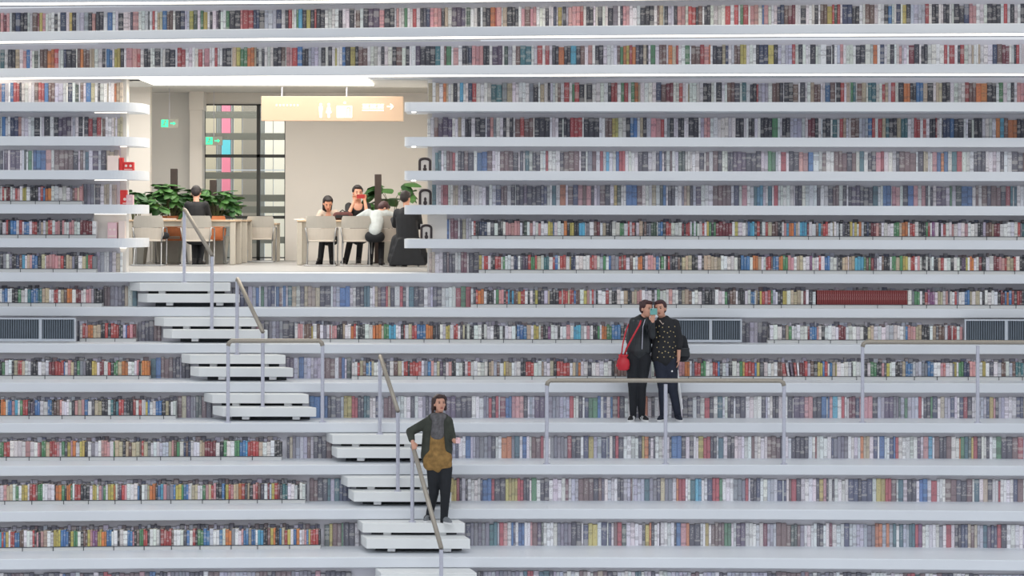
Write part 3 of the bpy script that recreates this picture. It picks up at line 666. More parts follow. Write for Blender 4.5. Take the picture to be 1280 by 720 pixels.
# white trays with a dark wire edge carrying the short front books
segsF = {}
for k in range(0, 10):
    xs = sorted((b['x0'], b['x1']) for b in BK if b['k'] == k and b['t'] == 'F')
    if k == 3: xs = sorted(xs + [(E0, E1)])
    cur = None; runs = []
    for a, e in xs:
        if cur and a < cur[1] + (26 if k != 4 else 10): cur[1] = max(cur[1], e)
        else: cur = [a, e]; runs.append(cur)
    for a, e in runs:
        if e - a < 14: continue
        # split long runs at the alcove and the stairs
        org = Vector((X((a+e)/2, Fp(k, (a+e)/2)), Fp(k, (a+e)/2), ztop(k)))
        side = 'left' if (a+e)/2 < 400 else 'right'
        t = empty('book_tray', org, 'white wire-edged book tray, %s part of the %s' % (side, ROWNAME[k]), 'tray', 'white trays under the short books')
        if k == 5 and a > 700: t['label'] = 'white wire-edged book tray right of the couple, %s' % ROWNAME[k]
        if k == 5 and 300 < a < 700: t['label'] = 'white wire-edged book tray between staircase and couple, %s' % ROWNAME[k]
        if k == 4 and 300 < a < 800: t['label'] = 'white wire-edged book tray between staircase and middle vent, %s' % ROWNAME[k]
        if k == 4 and a > 850: t['label'] = 'white wire-edged book tray between the two right vents, %s' % ROWNAME[k]
        ribbon(k, a, e, -.02, .17, ztop(k), ztop(k)+.05, Fp).build('tray', 'tray', t).location = -org
        ribbon(k, a, e, -.032, .008, ztop(k)+.05, ztop(k)+.058, Fp).build('wire_edge', 'wire', t).location = -org
        px = a + 8
        while px < e - 4:
            D = Fp(k, px); xx = X(px, D); MB().box(xx-.004, xx+.004, D-.03, D-.022, ztop(k), ztop(k)+.055).build('wire_clip', 'wire', t).location = -org; px += R_.uniform(28, 42)
# face-out books and gift boxes at the ends of the alcove shelves
def faceout(cx, y0, y1, k, w_px, label):
    D = Fp(k, cx)+.08; s = D/F; z0 = ztop(k); h = (y1-y0)*s; w2 = w_px*s/2
    t = empty('display_book', (X(cx, D), D, z0), label, 'book', 'arch-fronted display books')
    MB().box(-w2, w2, 0, .03, 0, h).build('cover', 'dcover', t)
    pts = [(-w2*.82, .01)] + [(-w2*.82*math.cos(math.pi*i/10), h*.72 + math.sin(math.pi*i/10)*h*.2) for i in range(11)] + [(w2*.82, .01)]
    MB().tube([(x, -.008, z) for x, z in pts], w2*.2, 8).build('arch_print', 'darch', t)
    mb = MB(); mb.ell((0, -.006, h*.36), (w2*.2, .006, h*.13)); mb.ell((0, -.006, h*.14), (w2*.3, .006, h*.15)); mb.build('figure_print', 'darch', t)
faceout(531, 196, 213, -1, 16, 'face-out book with dark arch, highest of three at the alcove edge')
faceout(531.5, 235, 255.5, 0, 16, 'face-out book with dark arch, middle of three at the alcove edge')
faceout(533, 278, 296.5, 1, 15, 'face-out book with dark arch, lowest of three at the alcove edge')
def gift(px0, px1, y0, k, m, label, grp, orn=True):
    D = Fp(k, (px0+px1)/2)+.05; s = D/F; z0 = ztop(k); h = (W(px0, y0, D).z - z0); w2 = (px1-px0)*s/2
    t = empty('gift_box', (X((px0+px1)/2, D), D, z0), label, 'box', grp)
    MB().box(-w2, w2, 0, .12, 0, h).build('box_body', m, t, bevel=.004)
    if orn:
        mb = MB(); mb.tube([(-w2*.45, -.004, h*.55), (-w2*.45, 0, h*.55)], w2*.26, 12); mb.tube([(w2*.45, -.004, h*.55), (w2*.45, 0, h*.55)], w2*.26, 12); mb.box(-w2*.8, w2*.8, -.004, 0, h*.1, h*.18)
        tag(mb.build('ornament', 'giftw', t), kind='stuff')
gift(149, 153.5, 197, -1, 'gift', 'slim tall red box beside the square red box at the left shelf end', 'boxes on the left shelf ends', False)
gift(154, 166.5, 202.5, -1, 'gift', 'square red gift box with pale ornament at the end of the left shelf', 'boxes on the left shelf ends')
gift(152, 166, 243.5, 0, 'giftp', 'pale pink gift box with ornament at the end of the left shelf', 'boxes on the left shelf ends')
gift(150, 158, 237.5, 0, 'gift', 'small red box behind the pale pink gift box', 'boxes on the left shelf ends', False)
gift(134.5, 146, 278, 1, 'giftp', 'cream box with ornament on the lowest rounded shelf at left', 'boxes on the left shelf ends')
gift(148, 156, 276, 1, 'giftw', 'white box at the end of the lowest rounded shelf', 'boxes on the left shelf ends', False)
gift(134, 148, 194.5, -1, 'giftw', 'cream box left of the red boxes on the rounded shelf', 'boxes on the left shelf ends', False)
# vents
for n, (a, e, mid, nm) in enumerate(((-30, 95, 51, 'leftmost'), (843, 927.5, 888.5, 'middle'), (1206, 1330, 1258, 'rightmost'))):
    k = 4; D = Df(4, (a+e)/2) + .3; z0 = ztop(k)+.02; z1 = zbot(3)-.01; xa, xb, xm = X(a, D), X(e, D), X(mid, D); org = Vector(((xa+xb)/2, D, z0))
    t = empty('air_vent', org, '%s of the three dark slatted air vents set into the fourth tier below the alcove' % nm, 'vent', 'air vents in the shelf row')
    t['label'] = '%s of three dark slatted air vents in pale frames among the books' % nm
    mb = MB(); fw = .022
    for bx in ((xa, xb, z0, z0+.035), (xa, xb, z1-fw, z1), (xa, xa+fw, z0+.035, z1-fw), (xb-fw, xb, z0+.035, z1-fw)): mb.box(bx[0], bx[1], D-.02, D+.04, bx[2], bx[3])
    mb.build('vent_frame', 'alu', t).location = -org
    MB().box(xm-.022, xm+.022, D-.015, D+.04, z0+.03, z1-.02).build('divider', 'alu', t).location = -org
    MB().box(xa+.01, xb-.01, D+.05, D+.06, z0+.01, z1-.01).build('back_plate', 'dark', t).location = -org
    mb = MB(); x = xa + .04
    while x < xb-.03: mb.box(x, x+.023, D, D+.04, z0+.03, z1-.02); x += .034
    q = tag(mb.build('slats', 'slat', t), kind='stuff'); q.location = -org

# ------------------------------------------------------------------ staircases
def stair(label, blocks):
    k0 = blocks[0][0]; px0 = blocks[0][2]; D = Df(k0, px0); org = Vector((X((px0+blocks[-1][4])/2, D), Df(k0+1, px0), ztop(blocks[-1][0]+1)))
    t = empty('staircase', org, label, 'staircase', 'floating block staircases')
    for (k, ab, l0, l1, r, dr) in blocks:
        f = 1/3 if ab == 0 else 2/3; D = Df(k, l1)*(1-f) + Df(k+1, l1)*f
        zt = -P*(k-K0-TH + (.285 if ab == 0 else .615)); h = .131; dp = .26 if k < 5 else (.34 if k == 5 else .40)
        xf0, xf1 = X(l1, D), X(r, D); xb0 = X(l0, D+dp); sh = xf0-xb0; xb1 = xf1 - sh
        vs = [(xf0, D, zt-h), (xf1, D, zt-h), (xb1, D+dp, zt-h), (xb0, D+dp, zt-h), (xf0, D, zt), (xf1, D, zt), (xb1, D+dp, zt), (xb0, D+dp, zt)]
        o = MB().add(vs, [(0,3,2,1),(4,5,6,7),(0,1,5,4),(1,2,6,5),(2,3,7,6),(3,0,4,7)]).build('stair_block', 'tread', t, bevel=.008); o.location = -org
        MB().box(xf0+.1, xf1-.12, D+dp*.7, D+dp*.9, zt-h-.06, zt-h+.002).build('gap_shade_bar', 'dark', t).location = -org  # dark bar added to paint the shade in the gap below the block
        for q in (.2, .74):
            x = xf0 + (xf1-xf0)*q; o = MB().box(x, x+.1, D+.06, D+dp*.6, zt-h-.045, zt-h+.002).build('support', 'white', t); o.location = -org
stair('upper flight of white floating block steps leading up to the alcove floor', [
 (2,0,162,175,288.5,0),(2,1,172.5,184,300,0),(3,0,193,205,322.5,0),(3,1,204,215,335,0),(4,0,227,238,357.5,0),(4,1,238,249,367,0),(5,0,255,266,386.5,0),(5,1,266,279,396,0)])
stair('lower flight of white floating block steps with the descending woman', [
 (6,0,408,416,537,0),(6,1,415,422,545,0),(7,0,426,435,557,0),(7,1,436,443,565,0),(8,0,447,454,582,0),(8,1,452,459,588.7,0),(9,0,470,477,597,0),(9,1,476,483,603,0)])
def Dst(k, ab, px): f = (1/3, 2/3)[ab]; return Df(k, px)*(1-f) + Df(k+1, px)*f
def zst(k, ab): return -P*(k-K0-TH + (.285, .615)[ab])
def slope_rail(label, pA, fA, pB, fB):
    (xa, ya), (ka, aa) = pA, fA; (xb, yb), (kb, ab_) = pB, fB
    DA = Dst(ka, aa, xa)+.09; DB_ = Dst(kb, ab_, xb)+.09; za = zst(ka, aa); zb_ = zst(kb, ab_)
    A = W(xa, ya, DA); B = W(xb, yb, DB_); org = Vector((A.x, DA, za))
    t = empty('handrail', org, label, 'handrail', 'sloping stair handrails')
    for Q, z in ((A, za), (B, zb_)):
        MB().tube([(Q.x, Q.y, z), (Q.x, Q.y, Q.z-.02)], .026, 12).build('post', 'steel', t, smooth=False).location = -org
        MB().tube([(Q.x, Q.y, z), (Q.x, Q.y, z+.012)], .05, 16).build('base_flange', 'steel', t).location = -org
    MB().tube([A + Vector((0,0,-.045)), A + Vector((.008,-.005,-.008)), A+(B-A)*.04+Vector((0,0,.004)), B], .03, 12).build('rail', 'brass', t, smooth=True).location = -org
slope_rail('topmost sloping handrail, rising beside the alcove chairs', (230.5, 261), (2, 0), (265, 319), (3, 1))
slope_rail('short sloping handrail on the middle of the upper steps', (296.5, 348), (4, 0), (328.5, 415), (5, 1))
slope_rail('sloping handrail at the top of the lower steps, left of the descending woman', (475, 444.5), (6, 0), (497.5, 514), (7, 1))
slope_rail('sloping handrail that the descending woman holds', (515.5, 556), (8, 0), (551.5, 685), (9, 1))
def box_rail(label, k, xs, ytop):
    D = Df(k, xs[0]) + .07; z0 = ztop(k); zt = W(xs[0], ytop, D).z; org = Vector((X(xs[0], D), D, z0)); t = empty('guard_rail', org, label, 'railing', 'flat-topped guard railings')
    for i, px in enumerate(xs):
        d = Df(k, px)+.07; x = X(px, d)
        MB().tube([(x, d, z0), (x, d, zt-.05)], .026, 12).build('post', 'steel', t).location = -org
        MB().tube([(x, d, z0), (x, d, z0+.012)], .05, 16).build('base_flange', 'steel', t).location = -org
    pts = []
    d0 = Df(k, xs[0])+.07; x0 = X(xs[0], d0); pts += [(x0, d0, zt-.07), (x0+.012, d0, zt-.03), (x0+.05, d0, zt)]
    n = 8
    for i in range(1, n): px = xs[0] + (xs[-1]-xs[0])*i/n; d = Df(k, px)+.07; pts.append((X(px, d), d, zt))
    d1 = Df(k, xs[-1])+.07; x1 = X(xs[-1], d1); pts += [(x1-.05, d1, zt), (x1-.012, d1, zt-.03), (x1, d1, zt-.07)]
    MB().tube(pts, .031, 12).build('rail', 'brass', t, smooth=True).location = -org
box_rail('flat-topped guard railing across the foot of the upper steps', 6, (285.5, 403.5), 426)
box_rail('flat-topped guard railing standing in front of the couple', 7, (684, 832.5, 980.5), 475.5)
box_rail('flat-topped guard railing running out of the right picture edge', 6, (1078.5, 1222.5, 1370), 427.5)

# ------------------------------------------------------------------ alcove furniture
def chair(px, D, label, rz=0.0, grp='pale cantilever chairs', orange=False, sc=1.0):
    t = empty('chair', (X(px, D), D, zf), label, 'chair', grp, rz=rz)
    # back shell seen from behind (back faces -y), seat towards +y
    def shell(z0, z1, name, m):
        vs = []; n = 8; N2 = 4
        for j in range(N2+1):
            z = z0 + (z1-z0)*j/N2; wd = .262 - (.03 if z < .48 else 0) - .02*max(0, (z-.75)/.1)**2
            for i in range(n+1):
                s = -1 + 2*i/n; vs.append((s*wd, -.02 + .05*s*s - (z-.45)*.16 + .06, z))
        m_ = len(vs); vs += [(x, y+.018, z) for x, y, z in vs]; fs = []
        for j in range(N2):
            for i in range(n):
                a = j*(n+1)+i; fs += [(a, a+1, a+n+2, a+n+1), (m_+a, m_+a+n+1, m_+a+n+2, m_+a+1)]
        edge = [i for i in range(n+1)] + [(j+1)*(n+1)+n for j in range(N2)] + [N2*(n+1)+n-1-i for i in range(n)] + [(N2-1-j)*(n+1) for j in range(N2-1)]
        for a, b_ in zip(edge, edge[1:]+edge[:1]): fs.append((a, b_, m_+b_, m_+a))
        MB().add(vs, fs).build(name, m, t, smooth=False)
    m1, m2 = ('orange', 'orange') if orange else ('plastic2', 'plastic')
    shell(.66, .87, 'backrest', m1); shell(.42, .655, 'lower_back', m2)
    MB().box(-.235, .235, .03, .48, .42, .45).build('seat', m2, t, bevel=.02)
    for s in (-1, 1):
        x = s*.265
        MB().tube([(x*.85, .04, .40), (x, .0, .66), (x, .16, .665), (x, .40, .65), (x, .43, .60), (x, .36, .02), (x, .33, .012), (x, -.12, .012)], .0125, 8).build('side_frame', 'chrome', t, smooth=True)
        MB().tube([(x*.85, .05, .42), (x*.9, -.06, .012)], .0115, 8).build('leg', 'chrome', t)
    MB().tube([(-.265, -.12, .012), (.265, -.12, .012)], .0125, 8).build('cross_bar', 'chrome', t)
    return t
def table(x0, x1, D0_, D1_, label, h=.80):
    cx = (x0+x1)/2; t = empty('table', (cx, D0_, zf), label, 'table', 'long reading tables'); w2 = (x1-x0)/2; dd = D1_-D0_
    MB().box(-w2, w2, 0, dd, h-.03, h).build('tabletop', 'tabletop', t, bevel=.006)
    MB().box(-w2+.1, w2-.1, .06, .09, h-.12, h-.03).build('apron', 'tableleg', t)
    for s in (-1, 1):
        for y in (.02, dd-.11):
            MB().box(s*(w2-.05)-.05, s*(w2-.05)+.05, y, y+.09, 0, h-.03).build('leg', 'tableleg', t, bevel=.015)
    return t
T1 = 39.6
table(X(158, T1), X(294, T1), T1, T1+1.0, 'long light-wood reading table behind the leftmost chairs')
table(X(190, 41.6), X(308.5, 41.6), 41.6, 42.5, 'reading table behind the first one, showing its right-hand legs')
table(X(371, T1), X(500, T1), T1, T1+1.0, 'long light-wood reading table where four people sit')
table(X(300, 43.0), X(347, 43.0), 42.9, 43.5, 'small grey table under the dark-framed window', h=.74)
ch = [chair(185, 38.9, 'empty pale chair at the left end of the left table'), chair(245, 38.9, 'pale chair carrying the lone reader in black'),
      chair(401, 38.95, 'pale chair with its back to us at the left of the group table'), chair(445, 38.95, 'pale chair in the middle of the group table'),
      chair(481, 39.15, 'pale chair half hidden by the person in the long black coat')]
chair(325, 42.4, 'grey-looking chair at the small table under the window')
chair(217, 40.9, 'tan leather chair beyond the left table, left of the lone reader', rz=math.pi, grp='tan leather chairs', orange=True)
chair(265, 40.9, 'tan leather chair beyond the left table, right of the lone reader', rz=math.pi, grp='tan leather chairs', orange=True)
# plants with brown posts
lm = bpy.data.meshes.new('leaf')
nl = 7; vs = []; fs = []
for i in range(nl):
    s = i/(nl-1); wd = .5*math.sin(math.pi*min(1, s*.94+.06))**.8*.62 + .01; dz = -.22*s*s
    vs += [(-wd, s, dz-.05*wd), (0, s, dz+.04), (wd, s, dz-.05*wd)]
    if i: a = (i-1)*3; fs += [(a, a+1, a+4, a+3), (a+1, a+2, a+5, a+4)]
lm.from_pydata(vs, [], fs); lm.materials.append(M['leaf'])
for p in lm.polygons: p.use_smooth = True
lm2 = lm.copy(); lm2.materials.clear(); lm2.materials.append(M['leaf2'])
def plant(px, D, ybot, spread, height, n, size, label, seed):
    r = random.Random(seed); t = empty('potted_plant', (X(px, D), D, zf), label, 'plant', 'leafy plants between the tables')
    MB().add([(sx*a, sy*a, z) for z, a in ((0, .17), (.5, .22)) for sx, sy in ((-1,-1),(1,-1),(1,1),(-1,1))], [(0,3,2,1),(4,5,6,7),(0,1,5,4),(1,2,6,5),(2,3,7,6),(3,0,4,7)]).build('planter', 'pot', t, bevel=.01)
    mb = MB(); tips = []
    for i in range(n//5):
        a = r.uniform(0, 6.28); ln = r.uniform(.35, 1); tip = Vector((math.cos(a)*spread*ln, math.sin(a)*spread*.6*ln, .55 + height*(1-.45*ln*ln)*r.uniform(.7, 1)))
        mid = Vector((tip.x*.4, tip.y*.4, .5 + (tip.z-.5)*.75)); mb.tube([(0, 0, .45), mid, tip], .009, 6, .004); tips.append((tip, a))
    mb.build('stems', 'stem', t)['kind'] = 'stuff'
    for tip, a0 in tips:
        for j in range(5):
            a = a0 + (j-2)*.75 + r.uniform(-.25, .25); s = size*r.uniform(.75, 1.15)
            o = bpy.data.objects.new('leaf', lm if r.random() < .6 else lm2); COL.objects.link(o); o.parent = t; o.location = tip
            o.rotation_euler = (r.uniform(-.75, .35), r.uniform(-.5, .5), a - math.pi/2); o.scale = (s, s, s)
    return t
plant(212, 41.0, 272, .55, .98, 150, .26, 'big leafy plant around the left brown post behind the left table', 3)
plant(270, 41.1, 272, .40, .88, 110, .25, 'leafy plant around the second brown post, right of the lone reader', 8)
plant(488, 41.9, 272, .42, 1.15, 35, .34, 'broad-leaved plant beside the brown post behind the group table', 5)
plant(169, 40.4, 255, .26, 1.0, 70, .24, 'leafy plant half hidden by the rounded shelf ends at left', 11)
def bpost(px, y, D, label):
    t = empty('post', (X(px, D), D, zf), label, 'post', 'brown posts in the planters'); h = W(px, y, D).z - zf
    MB().box(-.06, .06, -.06, .06, 0, h).build('shaft', 'post', t, bevel=.004); MB().box(-.1, .1, -.1, .1, 0, .02).build('base_plate', 'post', t)
bpost(217.5, 211, 41.35, 'dark brown post rising out of the big left plant'); bpost(266.5, 225, 41.5, 'shorter dark brown post right of the lone reader'); bpost(472.5, 218, 41.35, 'dark brown post at the group table plant')
def bag(px, py, D, m, label):
    pass

# ------------------------------------------------------------------ people
def V(*a): return Vector(a)
class Fig:
    """joints are given in photograph pixels (px, py, depth offset in metres, + = away) at distance D"""
    def __init__(s, D, px0, ground, label, name='person'):
        s.D = D; s.s = D/F; s.org = Vector((X(px0, D), D, ground)); s.t = empty(name, s.org, label, 'person')
        s.body = MB(); s.extra = {}
    def p(s, px, py, dy=0.0): v = W(px, py, s.D); return Vector((v.x - s.org.x, dy, v.z - s.org.z))
    def g(s, name): return s.extra.setdefault(name, MB())
    def head(s, px, py, yaw, pitch=0.0, roll=0.0, dy=0.0, k=1.0, hair='short', mat_='hair'):
        c = s.p(px, py, dy); Rm = Matrix.Rotation(yaw, 3, 'Z') @ Matrix.Rotation(roll, 3, 'Y') @ Matrix.Rotation(pitch, 3, 'X')
        def q(x, y, z): return c + Rm @ (Vector((x, y, z))*k)
        def el(mb, x, y, z, rx, ry, rz, nu=14, nv=10):
            tmp = MB().ell((0, 0, 0), (rx, ry, rz), nu, nv); mb.add([q(x+v[0], y+v[1], z+v[2]) for v in tmp.v], tmp.f)
        el(s.body, 0, .01, .03, .075, .092, .092); el(s.body, 0, -.022, -.055, .054, .064, .06); el(s.body, 0, -.03, -.02, .062, .06, .07)
        s.body.cap(q(0, -.088, .005), q(0, -.104, -.026), .009*k, .013*k)
        for sx in (-1, 1):
            el(s.body, sx*.077, .008, -.008, .01, .02, .03, 8, 6)
            tmp = MB(); el(tmp, sx*.03, -.084, .012, .012, .006, .006, 8, 6); s.g(('eye', 'black')).add(tmp.v, tmp.f)
            tmp = MB(); el(tmp, sx*.031, -.085, .032, .016, .006, .004, 8, 6); s.g(('eyebrow', mat_)).add(tmp.v, tmp.f)
        tmp = MB(); el(tmp, 0, -.088, -.056, .021, .007, .006, 8, 6); s.g(('mouth', 'redph')).add(tmp.v, tmp.f)
        h = s.g(('hair', mat_))
        el(h, 0, .03, .05, .086, .088, .088); el(h, 0, .045, .01, .082, .07, .085); el(h, 0, -.035, .098, .066, .05, .032)
        for sx in (-1, 1): el(h, sx*.066, .02, .045, .026, .06, .05)
        if hair == 'messy':
            for sx in (-1, 1): h.cap(q(sx*.07, .02, .06), q(sx*.088, .03, -.07), .036*k, .026*k)
            h.cap(q(-.06, .05, 0), q(-.095, .04, -.13), .035*k, .016*k); h.cap(q(-.03, -.06, .1), q(.06, -.04, .09), .03*k, .025*k); h.cap(q(.06, .0, .11), q(.1, .0, .06), .02*k, .012*k)
            h.cap(q(0, .07, 0), q(0, .06, -.10), .06*k, .04*k)
        if hair == 'long': h.cap(q(0, .07, .02), q(0, .085, -.16), .075*k, .06*k); h.cap(q(-.05, .05, 0), q(-.055, .04, -.14), .04*k, .03*k); h.cap(q(.05, .05, 0), q(.055, .04, -.14), .04*k, .03*k)
        if hair == 'bun': el(h, 0, .11, .07, .04, .04, .04)
        if hair == 'tail': h.cap(q(0, .1, .05), q(0, .12, -.14), .03*k, .02*k)
        return c
    def hand(s, wrist, d, n, curl=.6, k=1.0, thumb=1):
        d = d.normalized(); n = (n - d*n.dot(d)).normalized(); sd = d.cross(n)
        s.body.cap(wrist, wrist+d*.03*k, .021*k, .026*k)
        for o in (-.024, -.008, .008, .024): s.body.cap(wrist+d*.02*k+sd*o*.6*k, wrist+d*.082*k+sd*o*k, .014*k, .0115*k)
        for i, (o, L) in enumerate(((-.03, .060), (-.010, .072), (.010, .068), (.029, .052))):
            b0 = wrist + d*.08*k + sd*o*k; d1 = (d*math.cos(curl*.6) + n*math.sin(curl*.6)); b1 = b0 + d1*L*.5*k
            d2 = (d*math.cos(curl*1.7) + n*math.sin(curl*1.7)); b2 = b1 + d2*L*.5*k
            s.body.cap(b0, b1, .0088*k, .0080*k); s.body.cap(b1, b2, .0080*k, .0068*k)
        t0 = wrist + d*.025*k - sd*.022*k*thumb; t1 = t0 + (d*.55 - sd*.75*thumb + n*.35).normalized()*.034*k; t2 = t1 + (d*.8 - sd*.2*thumb + n*.5).normalized()*.03*k
        s.body.cap(t0, t1, .012*k, .0098*k); s.body.cap(t1, t2, .0098*k, .008*k)
    def finish(s, voxel=.008, cloth_voxel=.011):
        remeshed(s.body, 'body', 'skin', s.t, voxel, 2)
        for (nm, m), mb in s.extra.items():
            if nm in ('eye', 'eyebrow', 'mouth'):
                if nm == 'eye' and len(mb.v) > 60:
                    h = len(mb.v)//2; hf = len(mb.f)//2
                    MB().add(mb.v[:h], mb.f[:hf]).build(nm, m, s.t, smooth=True); MB().add(mb.v[h:], [[i-h for i in f] for f in mb.f[hf:]]).build(nm, m, s.t, smooth=True)
                elif nm == 'eyebrow':
                    h = len(mb.v)//2; hf = len(mb.f)//2
                    MB().add(mb.v[:h], mb.f[:hf]).build(nm, m, s.t, smooth=True); MB().add(mb.v[h:], [[i-h for i in f] for f in mb.f[hf:]]).build(nm, m, s.t, smooth=True)
                else: mb.build(nm, m, s.t, smooth=True)
            else: remeshed(mb, nm.split('#')[0], m, s.t, cloth_voxel, 3)
        return s.t
def shoe(fig, ankle, d, name='shoe', m='shoe', L=.25, trim=None, sole='white'):
    """ankle = point over the heel at sole height, d = toe direction"""
    d = V(d[0], d[1], 0).normalized(); sd = V(-d.y, d.x, 0); mb = fig.g((name, m))
    a = V(ankle.x, ankle.y, ankle.z)
    mb.cap(a + d*-.02 + V(0,0,.045), a + d*(L*.35) + V(0,0,.042), .042, .042); mb.cap(a + d*(L*.35) + V(0,0,.038), a + d*(L*.66) + V(0,0,.032), .042, .030); mb.cap(a + V(0,0,.05), a + V(0,0,.09), .04, .042)
    if sole:
        pts = []; 
        for i in range(16):
            an = 2*math.pi*i/16; u = math.cos(an); v = math.sin(an); pts.append(a + d*(L*.33 + u*L*.5) + sd*v*(.044 if u > -.2 else .038))
        sm = MB().add([p_ + V(0,0,0) for p_ in pts] + [p_ + V(0,0,.022) for p_ in pts], [tuple(range(16))[::-1], tuple(range(16, 32))] + [(i, (i+1) % 16, 16+(i+1) % 16, 16+i) for i in range(16)])
        sm.build('sole', sole, fig.t)
    if trim:
        for j in range(3):
            c = a + d*(L*(.18+.12*j)) + V(0, 0, .075-.006*j)
            MB().tube([c - sd*.043 - V(0,0,.045), c - sd*.036 + V(0,0,0), c + sd*.036, c + sd*.043 - V(0,0,.045)], .006, 6).build('shoe_stripe', trim, fig.t)
# ---- couple: the woman on the left with the red bag
z6 = ztop(6); DC = Df(6, 800) + .30
a = Fig(DC, 797, z6, 'person in a black leather jacket with a red bag, cheek to cheek with a companion')
c = a.head(808, 386.5, yaw=.75, pitch=.05, roll=.10, k=1.0, mat_='hairr', hair='bun')
sh0 = a.p(792, 402, .02); sh1 = a.p(812, 402.5, .0); nk = a.p(803, 398, .02); ch_ = a.p(801, 411, .02); ws = a.p(799, 430, .02); hp = a.p(798, 447, .02)
a.body.cap(nk+V(0,0,-.03), c+V(-.01,.03,-.05), .052, .048); a.body.cap(ch_, hp, .075, .08)
hl, hr = a.p(791.5, 449, .02), a.p(805, 449, .02); kl, kr = a.p(791, 483, -.01), a.p(802, 484, .0); al, ar = a.p(791.5, 514, .03), a.p(802.5, 514, .04)
for h_, k_, an in ((hl, kl, al), (hr, kr, ar)): a.body.cap(h_, k_, .078, .050); a.body.cap(k_, an, .048, .036); a.body.cap(an, an+V(0,-.0,-.05), .03, .028)
el0, w0 = a.p(787.5, 427, .06), a.p(792, 440, .13); a.body.cap(sh0, el0, .045, .036); a.body.cap(el0, w0, .036, .026); a.hand(w0, V(.6,.1,-.4), V(0,-1,0), .8)
el1, w1 = a.p(815, 419, -.14), a.p(814.5, 401.5, -.27); a.body.cap(sh1, el1, .042, .036); a.body.cap(el1, w1, .036, .026); a.hand(w1, V(0,-.1,1), V(.2,1,0), 1.1, thumb=-1)
j = a.g(('jacket', 'leather'))
j.cap(a.p(795, 404.5, .02), a.p(810, 405, .01), .066, .062); j.cap(a.p(800, 405, .02), a.p(799, 424, .02), .125, .120, .8); j.cap(a.p(799.5, 424, .02), a.p(798.5, 439, .02), .125, .150, .8)
j.cap(a.p(794, 405, .02), a.p(791.5, 438, .02), .09, .10, .8); j.cap(a.p(804, 405, .02), a.p(807, 437, .02), .085, .095, .8)
j.cap(sh0, el0, .064, .056); j.cap(el0, w0, .056, .042); j.cap(sh1, el1, .060, .055); j.cap(el1, a.p(814.5, 402.5, -.26), .055, .036); j.cap(a.p(801, 397.5, .04), a.p(809, 399, .02), .055, .05)
tr = a.g(('trousers', 'trous')); tr.cap(a.p(794, 444, .02), a.p(803, 444, .02), .118, .112, .85)
for h_, k_, an in ((hl, kl, al), (hr, kr, ar)): tr.cap(h_, k_, .112, .070); tr.cap(k_, an+V(0,0,-.09), .068, .047)
shoe(a, V(al.x, .05, 0), (-.35, -1), 'shoe', 'shoe', .26, 'white'); shoe(a, V(ar.x, .06, 0), (.4, -1), 'shoe#b', 'shoe', .26, 'white')
# collar and zip
MB().tube([a.p(806, 399, -.07), a.p(803, 408, -.105), a.p(802, 436, -.10)], .006, 6).build('zip', 'steel', a.t)
a.finish()
# red bag and its strap
D = DC-.12; bo = W(779, 463, D)
t = empty('handbag', bo, 'red drawstring bucket bag hanging at the hip of the person in the leather jacket', 'bag')
def L_(px, py, dd=0.0): return W(px, py, D+dd) - bo
mb = MB(); ps = [(.0, .055), (.02, .085), (.09, .095), (.15, .082), (.185, .05), (.2, .062), (.225, .075)]; n = 16
vs = [(math.cos(2*math.pi*i/n)*r, math.sin(2*math.pi*i/n)*r*.8, z) for z, r in ps for i in range(n)]
mb.add(vs, [(k_*n+i, k_*n+(i+1) % n, (k_+1)*n+(i+1) % n, (k_+1)*n+i) for k_ in range(len(ps)-1) for i in range(n)] + [tuple(range(n))[::-1], tuple(range((len(ps)-1)*n, len(ps)*n))]); mb.build('bag_body', 'redbag', t, smooth=True)
MB().tube([L_(781, 443), L_(783, 436, -.05), L_(790, 423, -.1), L_(799.5, 406, -.1), L_(801, 401, 0)], .013, 8).build('strap', 'redbag', t, smooth=True)
MB().tube([L_(777, 443), L_(778.5, 430), L_(782, 415, .1), L_(786, 405, .16)], .010, 8).build('strap', 'redbag', t, smooth=True)
MB().tube([L_(777, 441, -.04), L_(774, 446, -.07), L_(771.5, 455, -.08)], .007, 6).build('drawstring', 'redbag', t, smooth=True)
MB().ell(L_(771.5, 457, -.08), (.016, .014, .022), 8, 6).build('tassel', 'redbag', t, smooth=True)
# phone held up between them
ph = W(817, 389.5, DC-.30); t = empty('phone', ph, 'teal-backed phone held up between the two cheek-to-cheek faces', 'phone', rz=.15)
MB().box(-.052, .052, -.005, .005, -.045, .045).build('phone_body', 'teal', t, bevel=.004); MB().tube([(-.035, -.008, .03), (-.035, -.005, .03)], .008, 10).build('camera_lens', 'black', t)
# ---- companion
b_ = Fig(DC+.02, 838, z6, 'person in a gold-dotted black jacket and dark sports trousers beside the leather jacket')
c = b_.head(825.5, 386.5, yaw=-.35, pitch=.0, roll=-.15, k=1.02, mat_='hairr')
nk = b_.p(829, 399, .02); sh0 = b_.p(822, 405.5, .02); sh1 = b_.p(843.5, 405, .03)
b_.body.cap(nk+V(0,0,-.03), c+V(.01,.03,-.05), .055, .05); b_.body.cap(b_.p(832, 411, .02), b_.p(832, 449, .02), .08, .085)
hl, hr = b_.p(826, 452, .02), b_.p(838, 452, .02); kl, kr = b_.p(828.5, 484, -.01), b_.p(841, 486, -.02); al, ar = b_.p(829.5, 514, .05), b_.p(848, 513, .06)
for h_, k_, an in ((hl, kl, al), (hr, kr, ar)): b_.body.cap(h_, k_, .08, .052); b_.body.cap(k_, an, .05, .036); b_.body.cap(an, an+V(0,-.0,-.05), .03, .028)
el1, w1 = b_.p(849, 426, .03), b_.p(848, 447, -.03); b_.body.cap(sh1, el1, .047, .038); b_.body.cap(el1, w1, .036, .026); b_.hand(w1, V(-.05,-.1,-1), V(-1,0,0), .35)
